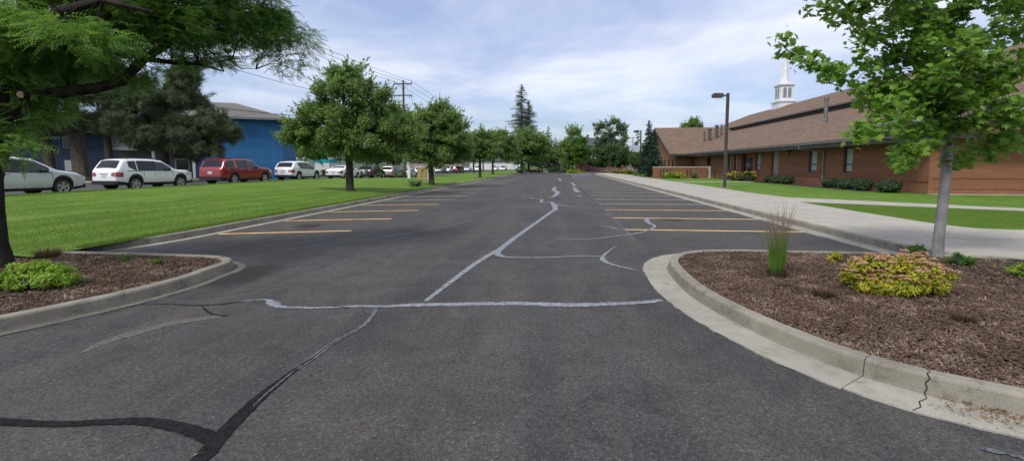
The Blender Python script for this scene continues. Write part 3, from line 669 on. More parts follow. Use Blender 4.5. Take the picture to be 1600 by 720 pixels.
def make_tree(name, base, ells, label, cat='tree', group=None, leaf='l_lawn', bark='bark', tmpl=LEAF, size=.14, ncl=60, nlf=9000, rcl=.7,
              trunk_r=.16, fork=.35, lean=(0, 0), seed=1, shell=.5, limbs=7, droop=0.0, upb=.95, twig=True, flat_=.75):
    root = empty(name, base, 0, label, cat, group)
    b = np.array(base, float); E_ = [(np.array(c) - b, r) for c, r in ells]
    cc, rc, pos, ld, od = crown_points(E_, ncl, nlf, rcl * .88, shell, flat_, seed, .38)
    g = np.random.default_rng(seed + 100)
    keep = pos[:, 2] > .3; pos, ld, od = pos[keep], ld[keep], od[keep]
    n = ld * .6 + g.normal(size=pos.shape) * .55 + [0, 0, upb]
    t = od + g.normal(size=pos.shape) * .7 + [0, 0, -droop]
    scatter('crown', *tmpl, pos, frames(n, t), size * g.uniform(.65, 1.3, len(pos)), M[leaf], root)
    zt = max(c[2] + r[2] for c, r in E_); cx = np.average([c[0] for c, r in E_]); cy = np.average([c[1] for c, r in E_])
    zf = fork * zt; top = np.array([cx * .8 + lean[0], cy * .8 + lean[1], zt * .86])
    tr = MB(); f0 = np.array([lean[0] * .3, lean[1] * .3, zf])
    P = [(0, 0, -.15), (0.01, 0, .0), (lean[0]*.05, lean[1]*.05, .12), tuple(f0 * .5), tuple(f0), tuple(f0 * .5 + top * .5 + [.1 * trunk_r, .2 * trunk_r, 0]), tuple(top)]
    tr.tube(P, [trunk_r * 1.7, trunk_r * 1.45, trunk_r * 1.12, trunk_r, trunk_r * .88, trunk_r * .45, trunk_r * .08], 10)
    lp = []
    for k in range(limbs):
        a = k * 2.4 + seed; h = .15 + .7 * (k / max(1, limbs)); s = f0 * (1 - h) + (f0 * .5 + top * .5) * h
        j = min(range(ncl), key=lambda q: abs(((math.atan2(cc[q][1] - s[1], cc[q][0] - s[0]) - a + math.pi) % (2 * math.pi)) - math.pi) + .1 * g.random())
        e = cc[j]; m_ = s * .5 + e * .5 + np.array([0, 0, .08 * np.linalg.norm(e - s)])
        r0 = trunk_r * (.55 - .3 * h)
        tr.tube([s, s * .7 + m_ * .3 , m_, e], [r0, r0 * .8, r0 * .5, r0 * .15], 7)
        lp += [s, m_, e, s*.5+m_*.5, m_*.5+e*.5]
    lp += [f0, f0 * .5 + top * .5, top]
    if twig:
        L = np.array(lp)
        for q in range(ncl):
            dd = np.linalg.norm(L - cc[q], axis=1) + (L[:, 2] > cc[q][2]) * .8; s = L[int(np.argmin(dd))]; e = cc[q]
            m_ = s * .5 + e * .5 + np.array([0, 0, .06 * np.linalg.norm(e - s)]); r0 = trunk_r * .13
            tr.tube([s, m_, e + (e - m_) * .5], [r0, r0 * .7, r0 * .2], 5, cap=False)
    tr.build('trunk', M[bark], root, smooth=True)
    return root
def pell(lst, D, dep=1.0):
    """crown lobes read off the photograph, put at the tree's own distance with real depth"""
    out = []
    for e in lst:
        px, py, rx, ry = e[:4]; dd = e[4] if len(e) > 4 else 0
        c = PD(px, py, D + dd); k = (D + dd) / F
        out.append((c, (rx * k, dep * (rx + ry) * .5 * k, ry * k)))
    return out
def depth_of(x, y): return -x * math.sin(AL) + y * math.cos(AL)

LG = 'trees planted along the left lawn'
def lawn_tree(px, py, lobes, label, seed, leaf='l_lawn', Dforce=None, **kw):
    z = .3
    for _ in range(4): x, y = G(px, py, z); z = zl(x, y)
    D = depth_of(x, y)
    return make_tree('lawn_tree', (x, y, z), pell(lobes, D, .9), label, 'tree', LG, leaf=leaf, seed=seed, **kw)
lawn_tree(547, 298, [(538,150,50,44),(508,195,58,38,-.5),(582,168,36,40,.3),(560,215,74,38),(468,220,30,24,-.3),(612,212,50,36,.6),(540,116,34,18),(500,230,44,22),(480,195,30,22)],
          'largest rounded green tree on the left lawn, trunk in front of the white sedan', 3, size=.125, ncl=420, nlf=84000, rcl=.52, trunk_r=.20, fork=.30, limbs=9, shell=.45)
lawn_tree(675, 289, [(690,184,30,24),(660,212,34,34),(702,213,34,36),(680,238,44,24),(718,232,20,20),(646,236,22,18),(668,186,22,20)],
          'dark green tree on the lawn with a forked trunk beside the tan utility box', 5, size=.135, ncl=330, nlf=60000, rcl=.55, trunk_r=.20, fork=.34, lean=(-.5, 0), limbs=8, shell=.45)
lawn_tree(750, 277.5, [(752,224,26,18),(736,238,18,14),(768,238,18,15),(750,212,16,9),(728,228,12,10)], 'nearer of the two small lawn trees past the twiggy regrowth', 7, leaf='l_lawn2', size=.2, ncl=150, nlf=22000, rcl=.62, trunk_r=.18, fork=.34, limbs=6)
lawn_tree(770, 272.5, [(780,224,28,18),(798,240,16,15),(760,238,14,12),(788,212,16,8)], 'farther of the two small lawn trees past the twiggy regrowth', 8, leaf='l_lawn2', size=.23, ncl=150, nlf=20000, rcl=.75, trunk_r=.2, fork=.34, limbs=6)
def far_tree(px, pyb, lobes, label, seed, D=None, z=0.0, name='tree', cat='tree', group='trees around the far end of the lot', **kw):
    if D is None: x, y = G(px, pyb, z); D = depth_of(x, y)
    else: x, y, _ = PD(px, 258, D)
    k = D / F
    kw['ncl'] = int(kw.get('ncl', 50) * 2.6); kw['nlf'] = int(kw.get('nlf', 8000) * 1.7); kw.setdefault('size', .13 * max(1, D / 60) ** .75 + .13); kw.setdefault('rcl', .6 + k * 3.2); kw.setdefault('trunk_r', .22)
    return make_tree(name, (x, y, z), pell(lobes, D), label, cat, group, seed=seed, **kw)
far_tree(826, 268, [(830,226,30,20),(806,234,20,18),(850,238,18,18),(824,212,20,11),(826,250,30,10)], 'broad green tree on the planted corner at the left end of the stalls', 11, D=100, ncl=70, nlf=14000, fork=.3)
far_tree(740, 268, [(735,225,22,18),(720,238,18,14)], 'pale green tree behind the two small lawn trees', 12, D=112, z=-.1, leaf='l_lawn2', ncl=45, nlf=7000)
far_tree(895, 266, [(897,212,14,14),(894,235,20,20),(888,252,14,8)], 'tall narrow green tree behind the yellow bed in the end island', 13, D=118, ncl=60, nlf=12000, leaf='l_lawn2', fork=.2)
far_tree(908, 266, [(907,240,11,18),(908,225,7,8)], 'young bright green tree in the end island beside the yellow bed', 14, D=100, ncl=36, nlf=7000, leaf='l_bright', fork=.2, rcl=.7, trunk_r=.12)
far_tree(955, 262, [(955,200,18,17),(940,210,15,18),(968,212,13,20),(950,230,22,16),(936,196,8,8),(972,197,8,9),(962,192,8,8)], 'tall airy grey-green cottonwood rising behind the dark firs', 15, D=135, ncl=70, nlf=9000, leaf='l_grey', fork=.25, rcl=.9, shell=.6)
far_tree(935, 262, [(938,246,14,14),(926,250,8,10),(948,240,12,14),(940,256,14,6)], 'low dark tree in front of the red brick wall', 16, D=112, ncl=30, nlf=6000, leaf='l_dark', fork=.25, rcl=.8)
far_tree(968, 264, [(965,247,17,15),(958,236,12,12),(980,243,12,15),(972,256,20,7)], 'dense dark green tree right of the cottonwood trunk', 17, D=108, ncl=40, nlf=8000, leaf='l_dark', fork=.2, rcl=.8)
far_tree(998, 268, [(996,252,11,12),(992,246,7,6),(1001,243,5,5)], 'round brownish shrub-like tree left of the blue spruces', 18, D=88, ncl=30, nlf=6000, leaf='l_dark', fork=.2, rcl=.55, size=.18)
far_tree(866, 262, [(866,240,13,16),(876,238,8,14),(858,246,8,10)], 'shadowy dark tree behind the clipped dark bush at the road end', 19, D=150, ncl=40, nlf=7000, leaf='l_dark', fork=.2, rcl=1.0)
far_tree(1082, 200, [(1082,198,16,7),(1085,191,6,6)], 'treetop showing above the brick wing roof', 20, D=140, ncl=30, nlf=5000, leaf='l_lawn2', fork=.4, rcl=.9)
# trees behind the street
BG = 'trees standing behind the street'
far_tree(615, 262, [(620,188,34,24),(592,205,30,30),(648,206,26,28),(615,228,46,28)], 'wide green tree behind the street between the two large lawn trees', 21, D=74, z=-.1, ncl=110, nlf=34000, group=BG, size=.22, leaf='l_lawn2')
far_tree(505, 260, [(500,232,36,18),(470,238,22,14),(535,235,28,16),(560,240,24,14)], 'dark low tree behind the parked white sedan', 22, D=78, z=0, ncl=60, nlf=10000, leaf='l_dark', group=BG, size=.24)
far_tree(590, 258, [(585,238,28,16),(615,240,22,14)], 'dark tree behind the navy and beige parked cars', 23, D=98, z=-.1, ncl=50, nlf=9000, leaf='l_dark', group=BG)
far_tree(670, 258, [(665,238,24,14),(700,238,20,14),(712,225,14,16)], 'dark tree mass behind the tan carport wall', 24, D=125, z=-.2, ncl=50, nlf=9000, leaf='l_dark', group=BG)
far_tree(755, 258, [(760,236,30,14),(790,234,22,16),(728,240,14,12)], 'dark trees rising behind the far parked cars', 25, D=160, z=-.2, ncl=50, nlf=9000, leaf='l_dark', group=BG)
far_tree(842, 258, [(842,238,24,14),(818,240,20,12)], 'dark tree behind the broad corner tree', 26, D=170, z=0, ncl=50, nlf=8000, leaf='l_dark', group=BG)
far_tree(905, 258, [(905,240,22,12),(885,242,16,10)], 'dark tree closing the view behind the end island', 27, D=175, ncl=40, nlf=7000, leaf='l_dark', group=BG)
far_tree(1005, 258, [(1000,246,16,10),(985,244,12,9)], 'dark tree at the far right behind the round shrub', 28, D=150, ncl=40, nlf=7000, leaf='l_dark', group=BG)

def conifer(name, base, h, rad, label, leaf='l_spruce', seed=1, tiers=22, nb=11, size=.22, z0=.08, power=.9, droop=.25, irregular=.15, group=None, cat='conifer', trunk_r=None, dens=9, bark='bark_o', tw=None):
    root = empty(name, base, 0, label, cat, group); r = random.Random(seed); tr = MB()
    trunk_r = trunk_r or h * .018
    tr.tube([(0,0,-.2),(0,0,h*.3),(0,0,h*.98)], [trunk_r, trunk_r*.75, .02], 8)
    pos, nn, tt = [], [], []
    for i in range(tiers):
        u = i / (tiers - 1); z = h * (z0 + (1 - z0) * u * .985); L = rad * ((1 - u) ** power + .03)
        for k in range(max(4, int(nb * (1 - u * .55)))):
            a = r.uniform(0, 6.28); l = L * r.uniform(1 - irregular * 1.6, 1 + irregular); zz_ = z + r.uniform(-.3, .3) * h / tiers
            e = np.array([math.cos(a) * l, math.sin(a) * l, zz_ - l * droop * r.uniform(.4, 1.2)]); s = np.array([0, 0, zz_])
            tr.tube([s, s * .5 + e * .5 + [0, 0, .03 * l], e], [trunk_r * .22, trunk_r * .14, .008], 4, cap=False)
            m = max(2, int(dens * l / rad * (l if rad < 1.6 else 1.3)) + 2)
            for q in range(m):
                v = (q + r.random()) / m; v = .18 + .84 * v; sp_ = l * .22 * (1.15 - v) + .04
                pos.append(s * (1 - v) + e * v + [r.gauss(0, sp_), r.gauss(0, sp_), r.gauss(0, .35 * sp_)])
                nn.append([r.gauss(0, .45), r.gauss(0, .45), 1]); tt.append([math.cos(a) + r.gauss(0, .5), math.sin(a) + r.gauss(0, .5), -.3])
    pos = np.array(pos)
    scatter('crown', *(tw or SPRAY), pos, frames(np.array(nn), np.array(tt)), size * np.array([r.uniform(.7, 1.3) for _ in pos]), M[leaf], root)
    tr.build('trunk', M[bark], root, smooth=True); return root
def spray():
    v, f = [], []
    for a in (-1.0, -.6, -.25, 0, .25, .6, 1.0):
        c, s = math.cos(a), math.sin(a); L = 1.0 - abs(a) * .35; b = len(v)
        v += [(0, 0, 0), (c*L*.5 + s*.06, s*L*.5 - c*.06, -.03), (c*L, s*L, -.16), (c*L*.5 - s*.06, s*L*.5 + c*.06, .03)]; f.append((b, b+1, b+2, b+3))
    return v, f
SPRAY = spray()
def at_px(px, D, z=0):
    x, y, _ = PD(px, 258, D); return (x, y, z)
SG = 'blue spruces beside the brick wall'
conifer('spruce_tree', at_px(1013, 66, .13), 8.0, 1.6, 'taller pointed spruce directly right of the far lamp post', seed=2, group=SG, tiers=36, nb=15, size=.32, dens=7)
conifer('spruce_tree', at_px(1022, 61, .13), 5.9, 1.55, 'shorter spruce in front, nearest the lime green bush', seed=3, group=SG, tiers=30, nb=15, size=.3, dens=7)
conifer('pine_tree', at_px(815, 150, 0), 27.5, 5.2, 'very tall thin pine standing against the sky above the lawn trees', leaf='l_farpine', seed=4, tiers=46, nb=8, size=.75, z0=.2, power=.62, droop=.1, irregular=.5, dens=7, tw=TUFT, bark='bark')
conifer('pine_tree', at_px(826, 152, 0), 22.5, 4.2, 'lower thin pine leaning against the very tall one', leaf='l_farpine', seed=9, tiers=38, nb=8, size=.75, z0=.25, power=.6, droop=.1, irregular=.5, dens=7, tw=TUFT, bark='bark')
conifer('spruce_tree', at_px(857, 160, 0), 15, 3.0, 'pointed dark conifer left of the gap at the road end', leaf='l_pine', seed=5, tiers=24, nb=10, size=.7, dens=6)
conifer('spruce_tree', at_px(868, 165, 0), 11.5, 2.8, 'shorter dark conifer beside the pointed one at the road end', leaf='l_pine', seed=6, tiers=20, nb=10, size=.7, dens=6)
conifer('spruce_tree', at_px(996, 190, 0), 16, 3.2, 'distant conifer beside the far utility pole', leaf='l_pine', seed=7, tiers=22, nb=9, size=.8, dens=6)
conifer('spruce_tree', at_px(918, 185, 0), 14.0, 3.0, 'dark conifer behind the cream apartment block', leaf='l_pine', seed=17, tiers=22, nb=9, size=.8, dens=6)

# ponderosa pines in front of the blue apartments
def pine(px, D, z, lobes, label, seed, trunk_r=.28, fork=.5, lean=(0,0), n=9000, ncl=60, rcl=1.0, size=.42):
    return make_tree('pine_tree', at_px(px, D, z), pell(lobes, D), label, 'tree', 'pines in front of the blue apartments', leaf='l_pine', bark='bark_o', tmpl=TUFT,
                     size=size, ncl=ncl, nlf=n, rcl=rcl, trunk_r=trunk_r, fork=fork, lean=lean, seed=seed, shell=.25, limbs=9, upb=.5, flat_=.6)
pine(258, 36, .5, [(262,150,52,32),(225,185,44,30),(300,205,46,24),(250,212,40,22),(320,228,30,12),(200,150,36,26),(330,186,24,16),(290,120,30,20),(298,236,36,12),(232,232,32,14),(345,205,20,14),(215,205,40,20)], 'spreading dark pine in front of the white balconies', 31, fork=.35, n=34000, ncl=250, rcl=.62, size=.30)
pine(128, 38, .5, [(105,130,50,40),(60,100,50,40),(140,90,40,40),(110,190,40,14)], 'thick leaning pine trunk between the silver and white cars', 32, .48, .6, (-2.2, 0), 9000)
pine(80, 42, .5, [(30,150,50,36),(60,200,40,14),(-10,180,40,30)], 'pine trunk just left of the thick leaning pine', 33, .36, .6, (-1.5, 0), 8000)
pine(172, 44, .5, [(185,150,36,34),(170,196,36,16),(160,100,30,30)], 'slim pine trunk behind the roof of the white off-roader', 34, .30, .6, (-.6, 0), 8000)

# honey locust overhanging from the left
lx, ly = G(2, 416, .12); LD = depth_of(lx, ly)
loc = empty('locust_tree', (lx, ly, .1), 0, 'big feathery-leaved tree whose branches overhang the top left, trunk in the left mulch bed', 'tree')
Bl = np.array([lx, ly, .1])
def LP(px, py, dd=0): return np.array(PD(px, py, LD + dd)) - Bl
tr = MB()
r0 = .13
tr.tube([(0,0,-.1),(0,0,.06),LP(-4,380),LP(-9,330),LP(-14,280),LP(-8,225,.1),LP(8,170,.1),LP(20,110,.2),LP(40,50,.3),LP(66,-40,.4),LP(95,-160,.5),LP(110,-300,.6)],
        [.22,.17,.13,.125,.14,.19,.21,.19,.17,.15,.12,.06], 14)
br_ = [([(-2,190,.1),(60,150,.1),(110,142,.2),(150,138,.3),(190,128,.5),(225,92,.8),(265,68,1.1),(320,54,1.4),(370,40,1.7),(420,36,2.0)], [.13,.11,.095,.09,.08,.07,.06,.045,.03,.012]),
       ([(225,92,.8),(270,98,1.0),(310,100,1.2),(350,112,1.4)], [.05,.04,.03,.01]),
       ([(40,80,.2),(90,52,.1),(140,62,0),(190,84,-.1),(220,84,.1)], [.11,.08,.06,.05,.02]),
       ([(60,0,.3),(140,-30,.5),(230,-40,.8),(330,-30,1.1),(420,-10,1.4)], [.13,.10,.08,.05,.02]),
       ([(50,60,.2),(90,20,-.4),(160,0,-.8),(240,20,-1.1)], [.10,.07,.05,.02]),
       ([(20,190,.1),(-40,130,-.2),(-120,90,-.4)], [.12,.08,.03]),
       ([(80,-60,.4),(20,-120,0),(-80,-160,-.5)], [.12,.08,.03]),
       ([(100,-140,.5),(200,-180,.6),(320,-190,.8)], [.10,.07,.02]),
       ([(352,75,1.5),(362,95,1.5),(376,107,1.5),(400,108,1.6)], [.012,.010,.008,.004])]
for pts, rad in br_: tr.tube([LP(*p) for p in pts], rad, 8)
g = np.random.default_rng(5)
lobes = [(60,60,90,60),(150,20,90,60,.4),(240,40,80,50,.6),(330,30,70,46,1.2),(400,20,60,50,1.6),(455,55,38,44,1.9),(440,95,22,18,1.9),(120,-60,150,70,.3),(300,-70,150,70,1),(30,150,60,40,.2),
         (330,98,44,18,1.4),(360,112,22,14,1.4),(10,210,40,22,.3),(60,190,26,18,.3),(90,175,34,16,.4),(150,105,50,28,.6),(210,120,40,24,.8),(-60,80,90,90),(380,60,50,28,1.5),(470,90,26,20,2.0),(110,55,60,30,-.8),(150,0,80,30,.1),(230,10,70,36,.7),(-10,215,34,30,-.4),(60,205,26,14,-.4),(300,75,60,26,1.3),(420,60,50,30,1.8)]
E_ = []
for e in lobes:
    c = LP(e[0], e[1], e[4] if len(e) > 4 else 0); k = LD / F; E_.append((c, (e[2]*k, (e[2]+e[3])*.5*k, e[3]*k)))
cc, rc, pos, ld, od = crown_points(E_, 420, 23000, .40, .2, .5, 5)
n = g.normal(size=pos.shape) * .45 + [0, 0, 1]; tdir = od * [1, 1, .2] + g.normal(size=pos.shape) * .6 + [0, 0, -.45]
scatter('crown', *FROND, pos, frames(n, tdir), .26 * g.uniform(.7, 1.25, len(pos)), M['l_locust'], loc)
for q in range(len(cc)):
    L = [np.array(LP(*p)) for pts, rad in br_ for p in pts[1:]]
    s = min(L, key=lambda a: np.linalg.norm(a - cc[q])); e = cc[q]
    tr.tube([s, s*.5+e*.5+[0,0,.05], e], [.014, .009, .003], 4, cap=False)
tr.build('trunk', M['bark_dark'], loc, smooth=True)
mb = MB(); c = LP(33, 148, -.22); mb.tube([c + np.array([-.02,.12,0]), c], [.065, .058], 14); st = mb.build('branch_stub', M['bark_dark'], loc)
mb = MB(); d_ = np.array([.012, -.02, 0]); mb.tube([c + d_ * .2, c + d_ * .5], [.052, .05], 14); mb.build('cut_face', M['cutwood'], st)

# young maple on the right island
mx, my = G(1464, 404, .1); MD = depth_of(mx, my)
mt = empty('maple_tree', (mx, my, .08), 0, 'young maple with smooth grey trunk and lobed leaves on the right mulch bed', 'tree')
Bm = np.array([mx, my, .08])
def MP(px, py, dd=0): return np.array(PD(px, py, MD + dd)) - Bm
tr = MB()
tr.tube([(0,0,-.1),(0,0,.03),MP(1467,370),MP(1473,320),MP(1478,270),MP(1481,235),MP(1484,190),MP(1490,150),MP(1492,110),MP(1488,60),MP(1492,0),MP(1498,-80),MP(1500,-150)],
        [.105,.092,.080,.075,.073,.078,.068,.057,.046,.038,.03,.022,.01], 16)
bm_ = [[(1480,190,0),(1440,165,.1),(1400,150,.2),(1350,140,.3),(1300,115,.35),(1260,95,.4),(1232,80,.4),(1216,66,.4)],
       [(1488,140,0),(1450,100,.2),(1400,80,.4),(1350,45,.5),(1300,15,.6),(1262,8,.6)],
       [(1484,190,0),(1440,190,-.4),(1400,190,-.7),(1360,200,-.9),(1335,212,-1)],
       [(1482,225,0),(1450,215,-.4),(1420,235,-.6),(1405,258,-.7)],
       [(1486,170,0),(1530,140,-.3),(1580,110,-.5),(1640,80,-.7),(1700,70,-.8)],
       [(1482,252,0),(1500,245,.1),(1545,238,.3),(1590,215,.5),(1650,195,.6)],
       [(1484,200,0),(1540,195,-.3),(1600,170,-.6),(1660,160,-.7)],
       [(1490,100,0),(1530,60,.3),(1580,20,.5),(1640,-20,.6)],
       [(1488,60,0),(1450,20,-.3),(1410,-10,-.5),(1370,-30,-.6)],
       [(1492,30,0),(1520,-20,-.4),(1560,-60,-.6)],
       [(1486,160,0),(1480,130,-.6),(1470,110,-1.0)], [(1486,120,0),(1500,90,-.7),(1510,60,-1.1)], [(1484,170,0),(1500,160,.7),(1520,140,1.2)],
       [(1490,110,0),(1460,60,.7),(1430,30,1.1)], [(1484,180,0),(1430,150,.6),(1385,130,.9)]]
cen = []
for pts in bm_:
    P = [MP(*p) for p in pts]; n_ = len(P); tr.tube(P, [.036 * (1 - .85 * i / (n_ - 1)) for i in range(n_)], 7)
    for i in range(1, n_):
        for u in (.0, .35, .7): 
            q = P[i-1] * (1-u) + P[i] * u; cen.append((q, .10 + .16 * min(1, i / 2)))
        cen.append((P[i], .2))
lob = [(1470,110,100,100),(1420,60,90,75),(1545,190,70,50),(1520,10,110,70),(1380,160,52,50),(1360,205,34,34),(1330,140,50,22),(1300,118,34,16),(1255,98,30,13),(1225,80,16,11),(1285,20,26,20),(1330,45,40,28),(1355,90,40,24),
       (1415,240,26,24),(1425,215,40,26),(1400,-40,120,60),(1540,200,60,34),(1620,195,50,40),(1580,100,40,20),(1620,20,50,40),(1450,190,60,40),(1340,10,60,30),(1345,235,16,14),(1500,150,90,60),(1570,228,30,14)]
E_ = []
for e in lob:
    c = MP(e[0], e[1]); k = MD / F; E_.append((c, (e[2]*k, min(1.1, (e[2]+e[3])*.5*k), e[3]*k)))
cc, rc, pos, ld, od = crown_points(E_, 215, 5700, .25, .12, .8, 8)
B = np.array([c for c, r in cen]); Br = np.array([r for c, r in cen])
ii = g.integers(0, len(B), 3400); p2 = B[ii] + unit(g.normal(size=(3400, 3))) * (Br[ii] * g.uniform(0, 1, 3400) ** .5)[:, None]
allp = np.concatenate([pos, p2]); allp = allp[allp[:, 2] > 1.35]
# leaves only where a twig could carry them
n = g.normal(size=allp.shape) * .55 + [0, -.25, .75]; tdir = g.normal(size=allp.shape) * .5 + [0, 0, -1]
FR = frames(n, np.cross(tdir, n))
scatter('crown', *MAPLE, allp, FR, .125 * g.uniform(.6, 1.25, len(allp)), M['l_maple'], mt)
for q in range(len(cc)):
    dd = np.linalg.norm(B - cc[q], axis=1); s = B[int(np.argmin(dd))]; tr.tube([s, s*.5+cc[q]*.5+[0,0,.03], cc[q]], [.009,.006,.002], 4, cap=False)
tr.build('trunk', M['bark_m'], mt, smooth=True)
mb = MB(); c = MP(1485, 258, -.10); mb.tube([c + np.array([0,.03,0]), c], [.028, .026], 10); mb.build('pruning_scar', M['cutwood'], mt)

# ---- shrubs and small plants
def shrub(name, base, ells, label, cat='shrub', group=None, leaf='l_box', n=3000, size=.03, ncl=30, rcl=.1, shell=.6, tmpl=LEAF, seed=1, upb=.5, core=None, flat_=.8):
    root = empty(name, base, 0, label, cat, group)
    cc, rc, pos, ld, od = crown_points([(np.array(c, float), r) for c, r in ells], ncl, n, rcl, shell, flat_, seed)
    keep = pos[:, 2] > .0; pos, ld, od = pos[keep], ld[keep], od[keep]; g = np.random.default_rng(seed)
    nn = ld * .4 + od * .6 + g.normal(size=pos.shape) * .4 + [0, 0, upb]
    scatter('foliage', *tmpl, pos, frames(nn, od + g.normal(size=pos.shape) * .5 + [0, 0, .3]), size * g.uniform(.6, 1.3, len(pos)), M[leaf], root)
    st = MB(); r = random.Random(seed)
    for q in range(0, len(cc), max(1, len(cc) // 24)):
        e = cc[q]; st.tube([(r.uniform(-.04,.04), r.uniform(-.04,.04), -.03), (e[0]*.5, e[1]*.5, e[2]*.6), tuple(e)], [.008, .006, .002] if size < .08 else [.03, .02, .005], 5)
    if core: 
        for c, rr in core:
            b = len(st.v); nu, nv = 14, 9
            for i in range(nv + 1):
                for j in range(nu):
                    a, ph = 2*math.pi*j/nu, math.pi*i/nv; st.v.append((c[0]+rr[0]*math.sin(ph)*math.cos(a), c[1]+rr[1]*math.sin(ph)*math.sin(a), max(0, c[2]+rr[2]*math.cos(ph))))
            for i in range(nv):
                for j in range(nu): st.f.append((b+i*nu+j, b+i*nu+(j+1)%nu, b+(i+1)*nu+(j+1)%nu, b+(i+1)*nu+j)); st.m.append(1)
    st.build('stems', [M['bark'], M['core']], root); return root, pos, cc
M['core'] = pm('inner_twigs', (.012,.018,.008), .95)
sx, sy = G(1424, 468, .10)
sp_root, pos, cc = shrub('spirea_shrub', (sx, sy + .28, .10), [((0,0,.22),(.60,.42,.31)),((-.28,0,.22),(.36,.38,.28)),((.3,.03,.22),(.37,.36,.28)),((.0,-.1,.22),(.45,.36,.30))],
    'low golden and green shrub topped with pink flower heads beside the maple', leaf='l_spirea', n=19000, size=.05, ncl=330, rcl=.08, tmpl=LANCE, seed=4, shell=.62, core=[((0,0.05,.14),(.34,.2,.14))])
fl = []
top = [c for c in cc if c[2] > .15]
for c in top[:230]:
    for k in range(60):
        a, rr = rnd.uniform(0, 6.28), .045 * rnd.random() ** .5; fl.append((c[0]*1.04 + rr*math.cos(a), c[1]*1.04 + rr*math.sin(a), c[2] + .065 + .012*(1-(rr/.038)**2) + rnd.uniform(-.004,.004)))
fl = np.array(fl); nn = rng.normal(size=fl.shape) * .4 + [0, 0, 1]
scatter('flowers', [(-1,-1,0),(1,-1,0),(1,1,0),(-1,1,0)], [(0,1,2,3)], fl, frames(nn), np.full(len(fl), .0075), M['flower'], sp_root)['kind'] = 'stuff'
sx, sy = G(38, 458, .10)
shrub('spirea_shrub', (sx - .02, sy + .22, .10), [((0,0,.16),(.37,.3,.2)),((-.25,0,.16),(.3,.28,.2)),((.2,.03,.14),(.22,.22,.16))],
    'lime green leafy shrub at the left edge near the locust trunk', leaf='l_lime', n=10000, size=.055, ncl=150, rcl=.08, tmpl=LANCE, seed=14, shell=.7, core=[((-.05,0,.12),(.32,.24,.14))])
sx, sy = G(1304, 411, .10)
shrub('spirea_shrub', (sx, sy + .04, .10), [((0,0,.10),(.11,.10,.10))], 'tiny yellow-green sprig between the tall grass and the pink flowering shrub', leaf='l_spirea', n=500, size=.05, ncl=20, rcl=.05, tmpl=LANCE, seed=15, shell=.3)
for px, py, w_, h_, lab, sd in [(1441, 402, .16, .22, 'small green shrub just left of the maple trunk', 16), (1508, 418, .21, .19, 'small green shrub just right of the maple trunk', 17), (1612, 436, .22, .2, 'yellow-green shrub cut by the right edge of the picture', 18)]:
    sx, sy = G(px, py, .10)
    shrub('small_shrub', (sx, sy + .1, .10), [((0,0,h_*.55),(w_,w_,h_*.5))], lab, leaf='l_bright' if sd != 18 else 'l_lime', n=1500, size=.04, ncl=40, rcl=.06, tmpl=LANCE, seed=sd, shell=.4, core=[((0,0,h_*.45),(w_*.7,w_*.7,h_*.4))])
for px, py, w_, lab, sd in [(198, 408, .15, 'wispy green weed near the back of the left mulch bed', 21), (245, 413, .13, 'thin low weed patch at the right of the left mulch bed', 22)]:
    sx, sy = G(px, py, .10)
    shrub('weed', (sx, sy, .10), [((0,0,.05),(w_,w_,.07 if sd == 21 else .03))], lab, cat='weed', leaf='l_bright', n=420 if sd == 21 else 200, size=.035, ncl=30, rcl=.05, tmpl=LANCE, seed=sd, shell=.1)
def tussock(name, base, label, cat, parts):
    root = empty(name, base, 0, label, cat)
    for nm, mat, n, r0_, h0, h1, spread, w_, bend, kind in parts:
        g = np.random.default_rng(n); V, Fc = [], []
        for i in range(n):
            a = g.uniform(0, 6.28); rr = r0_ * g.uniform(0, 1) ** .5; b0 = np.array([rr*math.cos(a), rr*math.sin(a), kind]); h = g.uniform(h0, h1)
            dr = np.array([math.cos(a), math.sin(a), 0]) * spread * g.uniform(.2, 1) + g.normal(size=3) * spread * .25; dr[2] = 0
            sd = np.array([-math.sin(a + g.normal()), math.cos(a + g.normal()), 0]); b = len(V)
            for j in range(5):
                u = j / 4; p = b0 + np.array([0, 0, h * (u - bend * u * u * .35)]) + dr * h * u ** 1.7; wd = w_ * (1 - u * .85) * (1 if nm != 'plumes' else (.3 if u < .55 else 2.6 * (1.1 - u)))
                V += [tuple(p - sd * wd), tuple(p + sd * wd)]
            for j in range(4): Fc.append((b+2*j, b+2*j+1, b+2*j+3, b+2*j+2))
        m_ = MB(); m_.add(V, Fc); m_.build(nm, M[mat], root)
    return root
gx, gy = G(1213, 434, .10)
tussock('feather_grass', (gx, gy, .10), 'tall upright feather grass with purple-brown plumes on the right mulch bed', 'grass plant',
        [('blades', 'blade', 620, .085, .3, .78, .17, .0034, .1, 0.0), ('plumes', 'plume', 95, .06, .85, 1.15, .20, .012, .02, 0.0), ('dry_base', 'dead', 420, .11, .08, .24, .6, .005, .6, 0.0)])
for px, py, lab, s_ in [(1287, 466, 'dry brown clump left of the pink flowering shrub', 1), (1506, 505, 'dry brown clump in the mulch below the pink flowering shrub', .8), (75, 404, 'dark dry clump behind the lime green shrub in the left bed', 1.5)]:
    x, y = G(px, py, .10)
    tussock('dry_clump', (x, y, .10), lab, 'dry plant', [('stems', 'dead', int(520 * s_), .09 * s_, .07, .17 * s_, .8, .0045, .5, 0.0)])
# leafy stump regrowth on the left lawn
x, y = G(650, 292, .2)
shrub('stump_regrowth', (x, y, .2), [((0,0,.3),(.6,.45,.4))], 'low twiggy regrowth at the kerb edge of the left lawn', leaf='l_lawn', n=700, size=.1, ncl=30, rcl=.2, seed=31, shell=.2)
